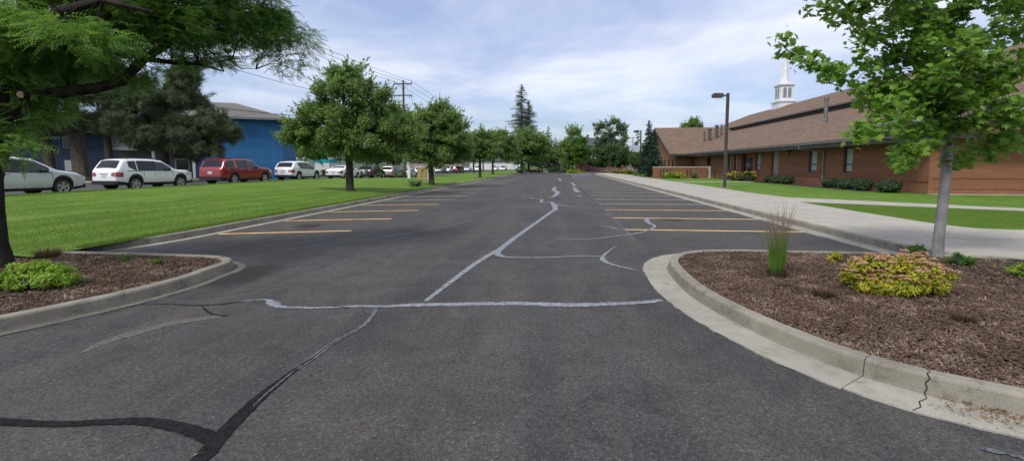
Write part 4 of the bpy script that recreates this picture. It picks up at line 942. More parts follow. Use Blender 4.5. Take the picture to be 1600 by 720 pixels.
# boxwoods along the church wall
BX = 'clipped box bushes along the church wall'
bl_ = ['first clipped box bush from the left, right of the yellow lilies', 'second clipped box bush from the left along the brick wall', 'third clipped box bush, last of the left trio', 'clipped box bush nearest the downspout', 'box bush below the right-hand window, left one', 'box bush below the right-hand window, right one', 'largest box bush, alone near the corner of the brick wall']
for (px, sz, lab, q) in [(1203,.9,bl_[0],0),(1215,.9,bl_[1],1),(1231,1.0,bl_[2],2),(1299,1.0,bl_[3],3),(1325,1.0,bl_[4],4),(1350,1.02,bl_[5],5),(1391,1.15,bl_[6],6)]:
    X_ = 19.2; Y_ = YX(px, X_)
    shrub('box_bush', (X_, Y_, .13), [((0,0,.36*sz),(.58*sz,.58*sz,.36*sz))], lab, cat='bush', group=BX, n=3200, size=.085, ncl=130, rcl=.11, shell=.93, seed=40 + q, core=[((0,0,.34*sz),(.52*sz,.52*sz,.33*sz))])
# flower beds
def bed(px, D, w_, d_, h_, lab, leaf, n, fl_n, name='lily_bed', seed=50, z=.13, size=.12):
    x, y, _ = PD(px, 258, D)
    root, pos, cc = shrub(name, (x, y, z), [((0,0,h_*.45),(w_,d_,h_*.55)),((-w_*.5,0,h_*.45),(w_*.5,d_,h_*.5)),((w_*.45,0,h_*.4),(w_*.5,d_,h_*.5))], lab, cat='flower bed', leaf=leaf, n=n, size=size, ncl=60, rcl=.22, shell=.6, tmpl=LANCE, seed=seed)
    if fl_n:
        g = np.random.default_rng(seed); k = g.integers(0, len(cc), fl_n); p = cc[k] + g.normal(size=(fl_n, 3)) * [.2, .15, .06] + [0, 0, .16]
        p = np.repeat(p, 4, 0) + g.normal(size=(fl_n * 4, 3)) * .03
        scatter('flowers', *LEAF, p, frames(g.normal(size=p.shape) + [0, 0, .5]), np.full(len(p), .13), M['lily'], root)['kind'] = 'stuff'
    return root
bed(1160, 47.5, 1.7, .6, .9, 'green lily clump with yellow flowers in front of the church door', 'l_box', 4000, 110)
bed(1048, 56, 1.0, .7, .85, 'bright lime bush in front of the low brick wall', 'l_lime', 3500, 0, 'lime_bush', 51)
bed(1063, 55.5, .7, .6, .7, 'yellow-flowered clump right of the bright lime bush', 'l_lime', 2500, 30, 'lily_bed', 52)
bed(968, 86, 1.6, .8, .75, 'left patch of yellow flowers beyond the far lamp post', 'l_box', 2500, 90, 'lily_bed', 53)
bed(986, 82, 1.5, .8, .85, 'middle patch of yellow flowers left of the far lamp post', 'l_box', 2500, 90, 'lily_bed', 54)
bed(898, 92, 2.2, 1.2, .75, 'yellow flower bed filling the nose of the end island', 'l_lime', 4200, 60, 'lily_bed', 55)
bed(1086, 55, .4, .4, 1.0, 'grey-green grassy clump in front of the low wall beside the handrails', 'l_grey', 1200, 0, 'grass_clump', 56)
bed(1068, 57, .3, .3, 1.0, 'grey-green grassy clump at the middle of the low wall', 'l_grey', 900, 0, 'grass_clump', 57)
bed(879, 110, 2.0, 2, 1.9, 'large rounded dark bush at the end of the road', 'l_box', 6000, 0, 'round_bush', 58, 0, .2)
bed(862, 112, 1.5, 1.4, 1.3, 'small dark bush left of the large rounded one', 'l_box', 3000, 0, 'round_bush', 59, 0, .2)
bed(892, 112, 1.0, 1, 1.5, 'dark bush right of the large rounded one behind the end island', 'l_box', 3000, 0, 'round_bush', 60, 0, .2)
bed(814, 98, 1.3, 1.0, 1.5, 'dark red-brown bush under the broad corner tree', 'l_dark', 2500, 0, 'round_bush', 61, .1, .2)
bed(835, 101, 2.2, .8, .7, 'low green planting along the corner kerb', 'l_lawn2', 2500, 0, 'low_planting', 62, .1, .2)

# ------------------------------------------------------------------ cars
def interp(tab, x):
    if x <= tab[0][0]: return tab[0][1]
    for (a, b), (c, d) in zip(tab, tab[1:]):
        if x <= c: return b + (d - b) * (x - a) / max(1e-6, c - a)
    return tab[-1][1]
SPEC = {
 'offroader': dict(L=4.45, w=.90, top=[(0,.55),(.02,.98),(.10,1.10),(.42,1.56),(.62,1.63),(1.2,1.665),(2.0,1.65),(2.55,1.58),(3.22,1.13),(3.4,1.07),(4.0,1.02),(4.33,.92),(4.42,.70),(4.45,.55)],
     bot=[(0,.50),(.08,.36),(.6,.27),(3.8,.24),(4.3,.30),(4.45,.45)], belt=[(0,1.02),(2.9,1.0),(4.4,.9)], wr=.345, xr=.93, xf=3.56, panes=[(.62,1.02),(1.08,1.98),(2.06,2.98)], ws=(2.52,3.22), rg=(.14,.41), clad=.13, rail=True),
 'large_suv': dict(L=5.05, w=.98, top=[(0,.62),(.02,1.02),(.10,1.12),(.40,1.62),(.62,1.72),(1.2,1.77),(2.3,1.77),(2.9,1.70),(3.62,1.22),(3.8,1.17),(4.6,1.08),(4.93,.95),(5.03,.72),(5.05,.6)],
     bot=[(0,.55),(.08,.36),(.7,.27),(4.4,.24),(4.9,.30),(5.05,.5)], belt=[(0,1.10),(3.2,1.06),(5,.98)], wr=.375, xr=1.06, xf=4.09, panes=[(.34,1.14),(1.36,2.16),(2.24,3.36)], ws=(2.86,3.6), rg=(.14,.40), clad=.11, rail=True),
 'crossover': dict(L=4.6, w=.92, top=[(0,.6),(.02,.98),(.12,1.12),(.48,1.53),(.72,1.63),(1.3,1.68),(2.1,1.67),(2.6,1.60),(3.35,1.16),(3.5,1.10),(4.2,.98),(4.48,.84),(4.58,.66),(4.6,.55)],
     bot=[(0,.5),(.08,.36),(.6,.26),(4.0,.22),(4.45,.28),(4.6,.45)], belt=[(0,1.10),(1.0,1.05),(3.1,.99),(4.5,.88)], wr=.36, xr=.90, xf=3.58, panes=[(.85,1.22),(1.30,2.10),(2.18,3.08)], ws=(2.56,3.34), rg=(.16,.50), clad=.11, rail=False),
 'sedan': dict(L=4.85, w=.92, top=[(0,.6),(.02,.90),(.12,1.0),(.55,1.07),(.95,1.16),(1.5,1.38),(1.9,1.45),(2.5,1.46),(2.9,1.41),(3.65,1.05),(3.8,1.01),(4.5,.88),(4.75,.76),(4.84,.6),(4.85,.5)],
     bot=[(0,.48),(.08,.33),(.6,.22),(4.2,.19),(4.7,.25),(4.85,.4)], belt=[(0,.95),(3.1,.92),(4.8,.8)], wr=.33, xr=1.0, xf=3.82, panes=[(1.22,1.56),(1.62,2.34),(2.42,3.34)], ws=(2.86,3.62), rg=(1.0,1.48), clad=.05, rail=False),
 'minivan': dict(L=5.05, w=.97, top=[(0,.6),(.02,1.02),(.08,1.10),(.28,1.62),(.46,1.71),(1.2,1.76),(2.3,1.75),(2.9,1.66),(3.95,1.14),(4.1,1.09),(4.7,.96),(4.95,.82),(5.04,.62),(5.05,.5)],
     bot=[(0,.48),(.08,.33),(.6,.22),(4.4,.19),(4.9,.25),(5.05,.4)], belt=[(0,1.08),(3.4,1.0),(5,.86)], wr=.34, xr=1.02, xf=4.05, panes=[(.42,1.28),(1.36,2.36),(2.44,3.56)], ws=(2.86,3.9), rg=(.12,.29), clad=.05, rail=True),
}
PAINT = {}
def paint(nm):
    if nm not in PAINT:
        cfg = {'white': ((.80,.80,.79), 0), 'silver': ((.62,.63,.64), .15), 'red': ((.26,.008,.012), .1), 'navy': ((.018,.024,.045), .3), 'beige': ((.30,.255,.20), .3), 'palegreen': ((.42,.50,.46), .1), 'darkred': ((.16,.012,.015), .2), 'black': ((.012,.012,.014), .1), 'grey': ((.12,.125,.13), .4)}[nm]
        PAINT[nm] = carpaint(nm + '_car_paint', *cfg)
    return PAINT[nm]
def make_car(kind, colour, loc, rz, name, label, group='cars parked along the street', cat='car', detail=True, lamp=None, roof=None):
    S = SPEC[kind]; L, w_ = S['L'], S['w']; root = empty(name, loc, rz, label, cat, group)
    top = lambda x: interp(S['top'], x); belt = lambda x: interp(S['belt'], x); ar = S['wr'] + .055
    def bot(x):
        z = interp(S['bot'], x)
        for c in (S['xr'], S['xf']):
            if abs(x - c) < ar: z = max(z, S['wr'] + math.sqrt(ar * ar - (x - c) ** 2))
        return z
    def W(x, z, rt=True):
        y = w_; d = min(x, L - x); Rr = .55
        if d < Rr: y -= .20 * (1 - math.sqrt(max(0, 1 - ((Rr - d) / Rr) ** 2)))
        b = belt(x)
        if z < .55: y -= (.55 - z) * .16
        if z > b: y -= (z - b) * .30
        else: y -= .03 * ((z - .75) / .4) ** 2
        if b - .10 < z: pass
        if rt:
            tp = top(x); r_ = .10
            if z > tp - r_: u = min(1, (z - (tp - r_)) / r_); y -= r_ * (1 - math.sqrt(max(0, 1 - u * u * .98)))
        return y
    xs = sorted(set([0, .004] + [round(a, 4) for a, b in S['top']] + [round(a, 4) for a, b in S['bot']] + [round(i * .07, 3) for i in range(1, int(L / .07))] + [L]
        + [round(c + s * v, 4) for c in (S['xr'], S['xf']) for s in (-1, 1) for v in (ar + .001, ar * .995, ar * .97, ar * .9, ar*.8)]))
    xs = [x for x in xs if 0 <= x <= L]
    nz, nt_ = 14, 6; body = MB(); ring = 2 * (nz + 1) + nt_ - 1
    fr = [0, .06, .14, .24, .34, .44, .54, .64, .73, .81, .88, .93, .97, .99, 1.0]
    for x in xs:
        b, tp = bot(x), top(x)
        if tp < b + .02: tp = b + .02
        zz_ = [b + (tp - b) * f_ for f_ in fr]
        for z in zz_: body.v.append((x, -W(x, z), z))
        wt = W(x, tp)
        for k in range(1, nt_):
            u = -1 + 2 * k / nt_; body.v.append((x, wt * u, tp + .028 * (1 - u * u)))
        for z in zz_[::-1]: body.v.append((x, W(x, z), z))
    for i in range(len(xs) - 1):
        for j in range(ring):
            j2 = (j + 1) % ring; body.f.append((i*ring+j, (i+1)*ring+j, (i+1)*ring+j2, i*ring+j2)); body.m.append(1 if j == ring - 1 else 0)
    body.f.append(tuple(range(ring))[::-1][::-1]); body.m.append(0); body.f.append(tuple((len(xs)-1)*ring + j for j in range(ring))[::-1]); body.m.append(0)
    ob = body.build('body', [paint(colour), M['black']], root, smooth=True, recalc=True)
    ob.modifiers.new('es', 'EDGE_SPLIT').split_angle = R(38)
    def side(poly_lo, poly_hi, xa, xb, off, mb, m=0, n=10, sides=(-1, 1), rt=False):
        for sg in sides:
            b = len(mb.v); cnt = 0
            for k in range(n + 1):
                x = xa + (xb - xa) * k / n; lo, hi = poly_lo(x), poly_hi(x)
                if hi < lo + .012: hi = lo + .012
                for q in range(3): z = lo + (hi - lo) * q / 2; mb.v.append((x, sg * (W(x, z, rt) + off), z))
            for k in range(n):
                for q in range(2): a = b + 3*k + q; mb.f.append((a, a+1, a+4, a+3)); mb.m.append(m)
    # side glass
    for k, (a, b) in enumerate(S['panes']):
        for sg in (-1, 1):
            sl_ = {'crossover': .75, 'offroader': .55, 'sedan': .5}.get(kind, .25) if k == 0 else 0
            g_ = MB(); side(lambda x: belt(x) + .035 + max(0, (a + .32 - x)) * sl_, lambda x: top(x) - .105, a, b, .010, g_, n=12, sides=(sg,))
            g_.build('side_window', M['glass_l'] if k == 2 else M['glass'], root)
    if kind in ('offroader', 'crossover'):
        a, b = S['panes'][0][0], S['panes'][-1][1]
        for sg in (-1, 1): g_ = MB(); side(lambda x: belt(x) + .005, lambda x: belt(x) + .03, a - .1, b + .1, .009, g_, n=12, sides=(sg,)); g_.build('belt_trim', M['black'], root)
    for k in (0, 1):
        a, b = S['panes'][k][1], S['panes'][k + 1][0]
        if k == 0 and kind in ('large_suv', 'offroader'): continue
        for sg in (-1, 1): g_ = MB(); side(lambda x: belt(x) + .035, lambda x: top(x) - .105, a - .004, b + .004, .0115, g_, n=2, sides=(sg,)); g_.build('door_pillar', M['black'], root)
    def topglass(rng_, nm, mat):
        g_ = MB(); n = 8; a, b = rng_
        for k in range(n + 1):
            x = a + (b - a) * k / n; z = top(x); wt = W(x, z) - (.04 + .03); e = 1e-3
            dzdx = (top(x + .03) - top(x - .03)) / .06; nx, nz_ = -dzdx, 1; l = math.hypot(nx, nz_); nx /= l; nz_ /= l
            for q in range(7): u = -1 + q / 3; g_.v.append((x + nx * .012, wt * u, z + .028 * (1 - u * u) + nz_ * .012))
        for k in range(n):
            for q in range(6): i = k * 7 + q; g_.f.append((i, i + 1, i + 8, i + 7)); g_.m.append(0)
        return g_.build(nm, mat, root, smooth=True)
    topglass(S['ws'], 'windshield', M['glass_l']); topglass(S['rg'], 'rear_window', M['glass'])
    # rear end
    def rear_x(z):
        tp = [(zz1, xx) for xx, zz1 in S['top'][:5]]; return interp(tp, z)
    zb = S['top'][1][1]
    for sg in (-1, 1):
        tl = MB(); side(lambda x: zb - .26, lambda x: zb - .02, .004, .30, .012, tl, n=7, sides=(sg,))
        x0 = .03; tl.add([(-.012, sg*(w_-.21), zb-.24), (-.012, sg*(w_-.42), zb-.20), (.012, sg*(w_-.42), zb-.06), (.006, sg*(w_-.21), zb-.02)], [(0,1,2,3)])
        tl.build('tail_light', M['red_lamp'], root)
        hl = MB(); zf = S['top'][-3][1]; side(lambda x: zf - .17, lambda x: zf - .03 + (L - .1 - x) * .15, L - .50, L - .02, .012, hl, n=7, sides=(sg,)); hl.build('headlight', M['lamp_clear'], root)
        mr = MB(); xm = S['panes'][2][1] - .28; zm = belt(xm) + .10; ym = sg * (W(xm, zm) + .03)
        mr.tube([(xm, ym, zm - .02), (xm, ym + sg * .10, zm), (xm - .01, ym + sg * .22, zm)], [.05, .085, .055], 8, flat=1.0); mr.build('mirror', M['black'] if kind != 'sedan' else paint(colour), root, smooth=True)
    bp = MB(); zc = interp(S['bot'], .15)
    bp.box(-.045, .10, -(w_ - .16), w_ - .16, .33, .52 if kind != 'sedan' else .42); bp.build('bumper', M['black'], root); bp = MB(); bp.box(L - .12, L + .03, -(w_ - .18), w_ - .18, .28, .45); bp.build('bumper', M['black'], root)
    pl = MB(); px0 = rear_x(zb - .16) - .02; pl.box(px0, px0 + .012, -.16, .16, zb - .28, zb - .13); pl.build('number_plate', M['plate'], root)
    if detail:
        lp_ = MB(); lp_.box(rear_x(zb - .08) - .024, rear_x(zb - .08) + .01, -.28, .28, zb - .10, zb - .075); lp_.build('handle', M['chrome'], root)
    # sill cladding with arch lips
    for sg in (-1, 1):
        cl = MB(); side(lambda x: bot(x), lambda x: bot(x) + S['clad'] * (1 if abs(x - S['xr']) < ar or abs(x - S['xf']) < ar else 1.1), .05, L - .05, .009, cl, n=110, sides=(sg,)); cl.build('cladding', M['black'], root)
    # door seams and handles
    if detail:
        dm = MB(); xs_ = [S['panes'][0][1] + .04, S['panes'][1][1] + .04, S['panes'][2][1] + .1]
        for sg in (-1, 1):
            for x in xs_:
                dm = MB()
                if abs(x - S['xr']) < ar + .02: x = S['xr'] + ar + .05
                side(lambda q: max(bot(q), .40), lambda q: belt(q) + .02, x - .009, x + .009, .004, dm, n=1, sides=(sg,))
                dm.build('door_seam', M['black'], root)
        for sg in (-1, 1):
            for x in xs_[:2]:
                h_ = MB(); x += .12; z = belt(x) - .10; y = sg * (W(x, z) + .012); h_.box(x, x + .17, min(y, y + sg*.02), max(y, y + sg*.02), z, z + .03); h_.build('door_handle', M['chrome'] if kind == 'large_suv' else paint(colour), root)
    if S['rail']:
        for sg in (-1, 1):
            rl = MB(); P = [(x, sg * (W(x, top(x)) - .02), top(x) + .055) for x in [.75, 1.1, 1.6, 2.1, 2.5]]; P = [(P[0][0] - .06, P[0][1], P[0][2] - .06)] + P + [(P[-1][0] + .06, P[-1][1], P[-1][2] - .06)]
            rl.tube(P, .017, 6); rl.build('roof_rail', M['black'], root)
    # wheels
    wm = rm = None
    for x in (S['xr'], S['xf']):
        for sg in (-1, 1):
            if wm is None:
                t_ = MB(); rr = S['wr']; n = 28; prof = [(rr*.66, .0), (rr*.70, .012), (rr*.93, .016), (rr*.985, .0), (rr, -.03), (rr, -.19), (rr*.985, -.22), (rr*.66, -.22)]
                for k in range(n):
                    a = 2*math.pi*k/n
                    for (q, y) in prof: t_.v.append((q*math.cos(a), y, q*math.sin(a)))
                m_ = len(prof)
                for k in range(n):
                    for q in range(m_): t_.f.append((k*m_+q, k*m_+(q+1)%m_, ((k+1)%n)*m_+(q+1)%m_, ((k+1)%n)*m_+q)); t_.m.append(0)
                wo = t_.build('wheel', M['tyre'], root, smooth=True, recalc=True); wm = wo.data
                r_ = MB(); r_.tube([(0,-.10,0),(0,-.06,0)], rr*.66, 24, 1); ri = rr * .66
                for k in range(n):   # outer ring
                    a, a2 = 2*math.pi*k/n, 2*math.pi*(k+1)/n
                    r_.add([(ri*math.cos(a),.002,ri*math.sin(a)),(ri*math.cos(a2),.002,ri*math.sin(a2)),(ri*.88*math.cos(a2),-.006,ri*.88*math.sin(a2)),(ri*.88*math.cos(a),-.006,ri*.88*math.sin(a)),
                            (ri*.86*math.cos(a2),-.07,ri*.86*math.sin(a2)),(ri*.86*math.cos(a),-.07,ri*.86*math.sin(a))], [(0,1,2,3),(3,2,4,5)], 0)
                for k in range(5):
                    a = 2*math.pi*k/5 + .3; c, s = math.cos(a), math.sin(a)
                    def pt_(u, v, y): return (u*c - v*s, y, u*s + v*c)
                    r_.add([pt_(.04,-.035,-.004), pt_(ri*.9,-.058,-.004), pt_(ri*.9,.058,-.004), pt_(.04,.035,-.004), pt_(.04,-.035,-.06), pt_(ri*.9,-.058,-.06), pt_(ri*.9,.058,-.06), pt_(.04,.035,-.06)],
                           [(0,1,2,3),(0,4,5,1),(3,2,6,7)], 0)
                r_.tube([(0,-.06,0),(0,.004,0)], .055, 12, 0)
                ro = r_.build('rim', [M['rim'], M['rimdark']], wo); rm = ro.data
            else:
                wo = link('wheel', wm, root); ro = link('rim', rm, wo)
            wo.location = (x, sg * (w_ - .025), S['wr']); wo.rotation_euler = (0, rnd.uniform(0, 1.2), 0 if sg > 0 else math.pi)
    if lamp: pass
    return root
def park(px_rear, X, kind, colour, name, label, dz=0, tw=0, D=None, flip=False, **kw):
    """the near rear wheel stands on the sight line of column px_rear, on the line X of the street"""
    S = SPEC[kind]
    Y = YX(px_rear, X) if D is None else None
    x0 = X - S['w'] - .05; rz = math.pi / 2 + tw
    if flip: loc = (x0, Y + S['xr'], zs(Y) - .13 + dz); rz += math.pi
    else: loc = (x0, Y - S['xr'], zs(Y) - .13 + dz)
    return make_car(kind, colour, loc, rz, name, label, **kw)
NX = -22.3
yf = YX(95, NX); 
make_car('crossover', 'silver', (NX - .97, yf - SPEC['crossover']['xf'], zs(yf) - .13), math.pi/2 + R(-3), 'parked_crossover', 'silver crossover at the left edge, its rear half hidden by the tree trunk')
park(213, NX - .05, 'offroader', 'white', 'parked_suv', 'white boxy off-roader with sloping rear window, second in the row from the left', tw=R(-5))
park(367, NX - .05, 'large_suv', 'red', 'parked_suv', 'dark red large suv in front of the blue building', tw=R(-3))
park(468, NX, 'crossover', 'white', 'parked_crossover', 'white crossover with black trim right behind the red suv', tw=R(-2))
park(541, NX, 'sedan', 'white', 'parked_sedan', 'white sedan partly behind the trunk of the largest lawn tree')
park(586, NX, 'crossover', 'navy', 'parked_crossover', 'dark navy suv between the white sedan and the beige minivan')
park(619, NX, 'minivan', 'beige', 'parked_minivan', 'beige minivan left of the pale post')
park(642, NX, 'sedan', 'silver', 'parked_sedan', 'silver sedan just behind the pale post')
park(721, NX - 2.2, 'large_suv', 'darkred', 'moving_suv', 'dark red suv far down the street', D=None)
# cars on the far side of the street, facing the camera
FG = 'cars on the far side of the street'
park(388, -31.3, 'sedan', 'white', 'parked_sedan', 'white sedan glimpsed between the red suv and the white crossover', flip=True, group=FG)
park(497, -30.4, 'sedan', 'white', 'parked_sedan', 'white sedan facing the camera behind the parked white sedan', flip=True, group=FG)
park(665, -24.4, 'crossover', 'white', 'parked_crossover', 'white crossover peeking out behind the tan utility box', group=FG)
park(697, -28.5, 'crossover', 'palegreen', 'parked_crossover', 'pale green wagon facing the camera on the far side of the street', flip=True, group=FG)
park(708, -28.5, 'crossover', 'white', 'parked_crossover', 'pale silver wagon behind the pale green one', flip=True, group=FG)
park(737, -27.0, 'sedan', 'silver', 'parked_sedan', 'silver sedan just right of the dark red suv far down the street', flip=True, group=FG)
park(752, -24.5, 'crossover', 'white', 'parked_crossover', 'white suv just left of the nearer small lawn tree trunk', flip=True, group=FG)
park(779, -20.5, 'crossover', 'white', 'parked_crossover', 'white car seen right of the farther small lawn tree trunk', flip=True, group=FG)
park(792, -18.5, 'minivan', 'white', 'parked_minivan', 'white van at the far end of the street by the corner tree', flip=True, group=FG)
# turquoise delivery van behind the far row
x, y, _ = PD(512, 258, 72)
v = empty('box_truck', (x, y, .3), R(100), 'white box truck with a turquoise top stripe behind the parked cars', 'truck')
mb = MB(); mb.box(-2.6, 1.3, -1.05, 1.05, .75, 1.75); mb.build('cargo_box', M['white'], v)
mb = MB(); mb.box(-2.61, 1.31, -1.06, 1.06, 1.753, 2.35); mb.build('stripe', M['turq'], v)
mb = MB(); mb.prism([(1.32,.6),(3.0,.6),(3.0,1.2),(2.5,1.35),(2.0,1.95),(1.32,1.95)], lambda a, b: (a, -.95, b), lambda a, b: (a, .95, b)); cb_ = mb.build('cab', M['white'], v)
mb = MB(); mb.prism([(2.53,1.38),(2.08,1.88),(2.09,1.90),(2.55,1.40)], lambda a, b: (a, -.8, b), lambda a, b: (a, .8, b)); mb.build('windshield', M['glass'], cb_)
for xx in (-1.6, 2.1):
    for sg in (-1, 1): mb = MB(); mb.tube([(xx, sg*.98, .42), (xx, sg*.74, .42)], .42, 18); mb.build('wheel', M['tyre'], v)

# ------------------------------------------------------------------ church
ch = empty('church', (0, 0, 0), 0, 'long low brick church with brown shingle roof and dark eaves on the right', 'building')
WX, EX, EZ, Y0, Y1 = 20.3, 19.1, 3.53, 27.7, 101.0
def yz_wall(x0, x1, ya, yb, z0, z1, holes, name, mat, parent):
    """wall along Y with openings (y0,y1,z0,z1)"""
    mb = MB(); hs = sorted(holes); y = ya
    for (a, b, c, d) in hs:
        mb.box(x0, x1, y, a, z0, z1)
        if c > z0: mb.box(x0, x1, a, b, z0, c)
        if d < z1: mb.box(x0, x1, a, b, d, z1)
        y = b
    mb.box(x0, x1, y, yb, z0, z1); return mb.build(name, mat, parent)
def yw(px): return YX(px, WX)
wins = []
for a, b in ((1276, 1263), (1331.5, 1317), (1188, 1180), (1151.5, 1147), (1142, 1137.5)):
    wins.append((yw(a), yw(b), 1.22, 3.0))
doors = [(yw(1166), yw(1158.5), .16, 3.02), (yw(1110), yw(1104), .16, 2.95)]
panel = (yw(1216), yw(1205), .5, 3.05)
w1 = yz_wall(WX, WX + .35, Y0, 72.9, -.1, 3.62, wins + doors + [panel], 'wall', M['brick'], ch)
for (a, b, c, d) in wins:
    f_ = MB(); X_ = WX + .16
    f_.box(X_, X_ + .08, a + .002, a + .09, c, d); f_.box(X_, X_ + .08, b - .09, b - .002, c, d); f_.box(X_, X_ + .08, a + .09, b - .09, c, c + .08); f_.box(X_, X_ + .08, a + .09, b - .09, d - .08, d)
    zm = c + .30 * (d - c); f_.box(X_, X_ + .07, a + .09, b - .09, zm, zm + .08)
    fo = f_.build('window', M['fascia'], ch)
    g_ = MB(); g_.box(X_ + .03, X_ + .045, a + .09, b - .09, c + .08, zm); g_.box(X_ + .03, X_ + .045, a + .09, b - .09, zm + .08, d - .08); g_.build('pane', M['blind'], fo)
    s_ = MB(); s_.box(WX - .03, WX + .16, a - .03, b + .03, c - .07, c - .002); s_.build('sill', M['trim'], fo)
for (a, b, c, d) in doors:
    m_ = MB(); m_.box(WX + .25, WX + .30, a, b, c, d); do = m_.build('door', M['fascia'], ch)
    m_ = MB(); m_.box(WX + .235, WX + .249, a + .15, b - .15, c + 1.0, d - .2); m_.build('pane', M['glass'], do)
m_ = MB(); m_.box(WX + .22, WX + .30, panel[0], panel[1], panel[2], panel[3]); m_.build('recessed_panel', M['tan'], ch)
a, b = yw(1175.5), yw(1166.8)
m_ = MB(); m_.box(WX - .05, WX - .003, a, b, .9, 2.55); nb_ = m_.build('notice_panel', M['fascia'], ch)
m_ = MB()
for k in range(3): m_.box(WX - .06, WX - .052, a + .12, b - .12, 1.0 + k * .52, 1.38 + k * .52)
m_.build('pane', M['glass'], nb_)
# gable wall facing the lot entrance
sl = .4
XR, BX0 = 39.0, 29.3
zb_ = EZ + sl * (BX0 - EX)          # foot of the clerestory band
m_ = MB(); prof = [(WX + .001, -.1), (58, -.1), (58, 3.8), (48.7, 7.4), (48.7, 8.0), (XR, 12.0), (BX0 + .1, 8.05), (BX0 + .1, zb_ - .12), (WX + .001, EZ + sl * (WX - EX) - .18)]
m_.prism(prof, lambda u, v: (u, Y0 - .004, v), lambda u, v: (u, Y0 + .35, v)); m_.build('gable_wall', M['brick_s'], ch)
m_ = MB()
for z in (1.0, .42): m_.box(WX + .2, 58, Y0 - .03, Y0 - .0045, z, z + .05)
m_.build('brick_course', M['brick'], ch)
m_ = MB(); m_.box(WX - .04, WX - .001, Y0 - .005, 72.8, .82, .88); m_.build('brick_course', M['brick'], ch)
m_ = MB(); m_.box(WX - .06, 60, Y0 - .6, Y0 - .006, -.05, .16); m_.build('plinth', M['walk'], ch)
# lower roof, fascia, soffit, gutter
def roof_plane(xa, za, xb, zb2, ya, yb, th, name, parent=ch, mat='shingle'):
    m_ = MB(); m_.prism([(xa, za), (xb, zb2), (xb, zb2 - th), (xa, za - th)], lambda u, v: (u, ya, v), lambda u, v: (u, yb, v)); return m_.build(name, M[mat], parent)
rf = roof_plane(EX, EZ, BX0 + .05, zb_ + .02, Y0 - .7, 84, .10, 'roof')
m_ = MB(); m_.box(EX - .06, EX - .002, Y0 - .72, 73, EZ - .22, EZ - .02); gu = m_.build('gutter', M['trim'], rf)
m_ = MB(); m_.box(EX, EX + .05, Y0 - .68, 73, EZ - .50, EZ - .225); m_.box(EX + .05, WX - .003, Y0 - .1, 73, EZ - .30, EZ - .24); m_.build('fascia', M['fascia'], rf)
m_ = MB(); m_.prism([(EX, EZ - .102), (BX0, zb_ - .102), (BX0, zb_ - .38), (EX, EZ - .38)], lambda u, v: (u, Y0 - .76, v), lambda u, v: (u, Y0 - .705, v)); m_.build('rake_board', M['fascia'], rf)
m_ = MB(); m_.prism([(EX - .05, EZ + .012), (BX0, zb_ + .03), (BX0, zb_ - .10), (EX - .05, EZ - .10)], lambda u, v: (u, Y0 - .80, v), lambda u, v: (u, Y0 - .762, v)); m_.build('rake_trim', M['trim'], rf)
m_ = MB(); m_.box(WX + .3, 60, Y0 - .9, Y0 - .01, 3.30, 3.38); m_.box(WX + .3, 60, Y0 - .95, Y0 - .901, 3.16, 3.42); m_.build('canopy', M['fascia'], ch)
m_ = MB()
m_.box(BX0, BX0 + .12, Y0 - .002, 100, zb_ - .05, zb_ + .64)
for k in range(4): m_.box(BX0 - .05, BX0 - .002, Y0, 100, zb_ + .06 + k * .15, zb_ + .13 + k * .15)
m_.build('clerestory_band', M['navyband'] if 'navyband' in M else M['slate'], ch)
uz = zb_ + .66
up = roof_plane(BX0 - .35, uz - .10, XR, uz + sl * (XR - BX0), Y0 - .7, Y1, .12, 'roof')
roof_plane(2*XR - BX0 + .35, uz - .10, XR, uz + sl * (XR - BX0) + .003, Y0 - .7, Y1, .12, 'roof')
roof_plane(59.2, EZ, 2*XR - BX0, zb_, Y0 - .7, 84, .10, 'roof')
m_ = MB(); m_.box(BX0 - .42, BX0 - .352, Y0 - .72, Y1, uz - .26, uz - .08); m_.build('fascia', M['trim'], up)
zr = uz + sl * (XR - BX0)
m_ = MB(); m_.prism([(BX0 - .35, uz - .222), (XR, zr - .122), (2*XR - BX0 + .35, uz - .222), (2*XR-BX0+.35, uz - .5), (XR, zr - .45), (BX0 - .35, uz - .5)], lambda u, v: (u, Y0 - .74, v), lambda u, v: (u, Y0 - .70, v)); m_.build('rake_board', M['fascia'], up)
m_ = MB(); m_.prism([(BX0, zb_), (XR, zr - .15), (2*XR - BX0, zb_)], lambda u, v: (u, 100.2, v), lambda u, v: (u, 100.6, v)); m_.build('gable_wall', M['brick'], ch)
# west wing with gable facing the lot
YA, YR, YB, GX = 72.9, 84.5, 96.1, 17.6; RZ = 8.35
m_ = MB(); m_.prism([(YA + .4, -.1), (YB - .4, -.1), (YB - .4, 3.55), (YR, RZ - .3), (YA + .4, 3.55)], lambda u, v: (GX, u, v), lambda u, v: (GX + .4, u, v)); m_.build('gable_wall', M['brick'], ch)
for ya_ in (YA + .4, YB - .75): m_ = MB(); m_.box(GX + .4, 46, ya_, ya_ + .35, -.1, 3.7); m_.build('wall', M['brick'], ch)
def wing_roof(y0, z0, y1, z1, nm):
    m_ = MB(); m_.prism([(y0, z0), (y1, z1), (y1, z1 - .14), (y0, z0 - .14)], lambda u, v: (GX - 1.0, u, v), lambda u, v: (46, u, v)); return m_.build(nm, M['shingle'], ch)
wr = wing_roof(YA - .8, 3.45, YR, RZ, 'roof'); wing_roof(YB + .8, 3.45, YR + .001, RZ - .002, 'roof')
m_ = MB(); m_.prism([(YA - .8, 3.47), (YR, RZ + .02), (YB + .8, 3.47), (YB + .8, 3.18), (YR, RZ - .30), (YA - .8, 3.18)], lambda u, v: (GX - 1.08, u, v), lambda u, v: (GX - 1.003, u, v)); m_.build('rake_board', M['trim'], wr)
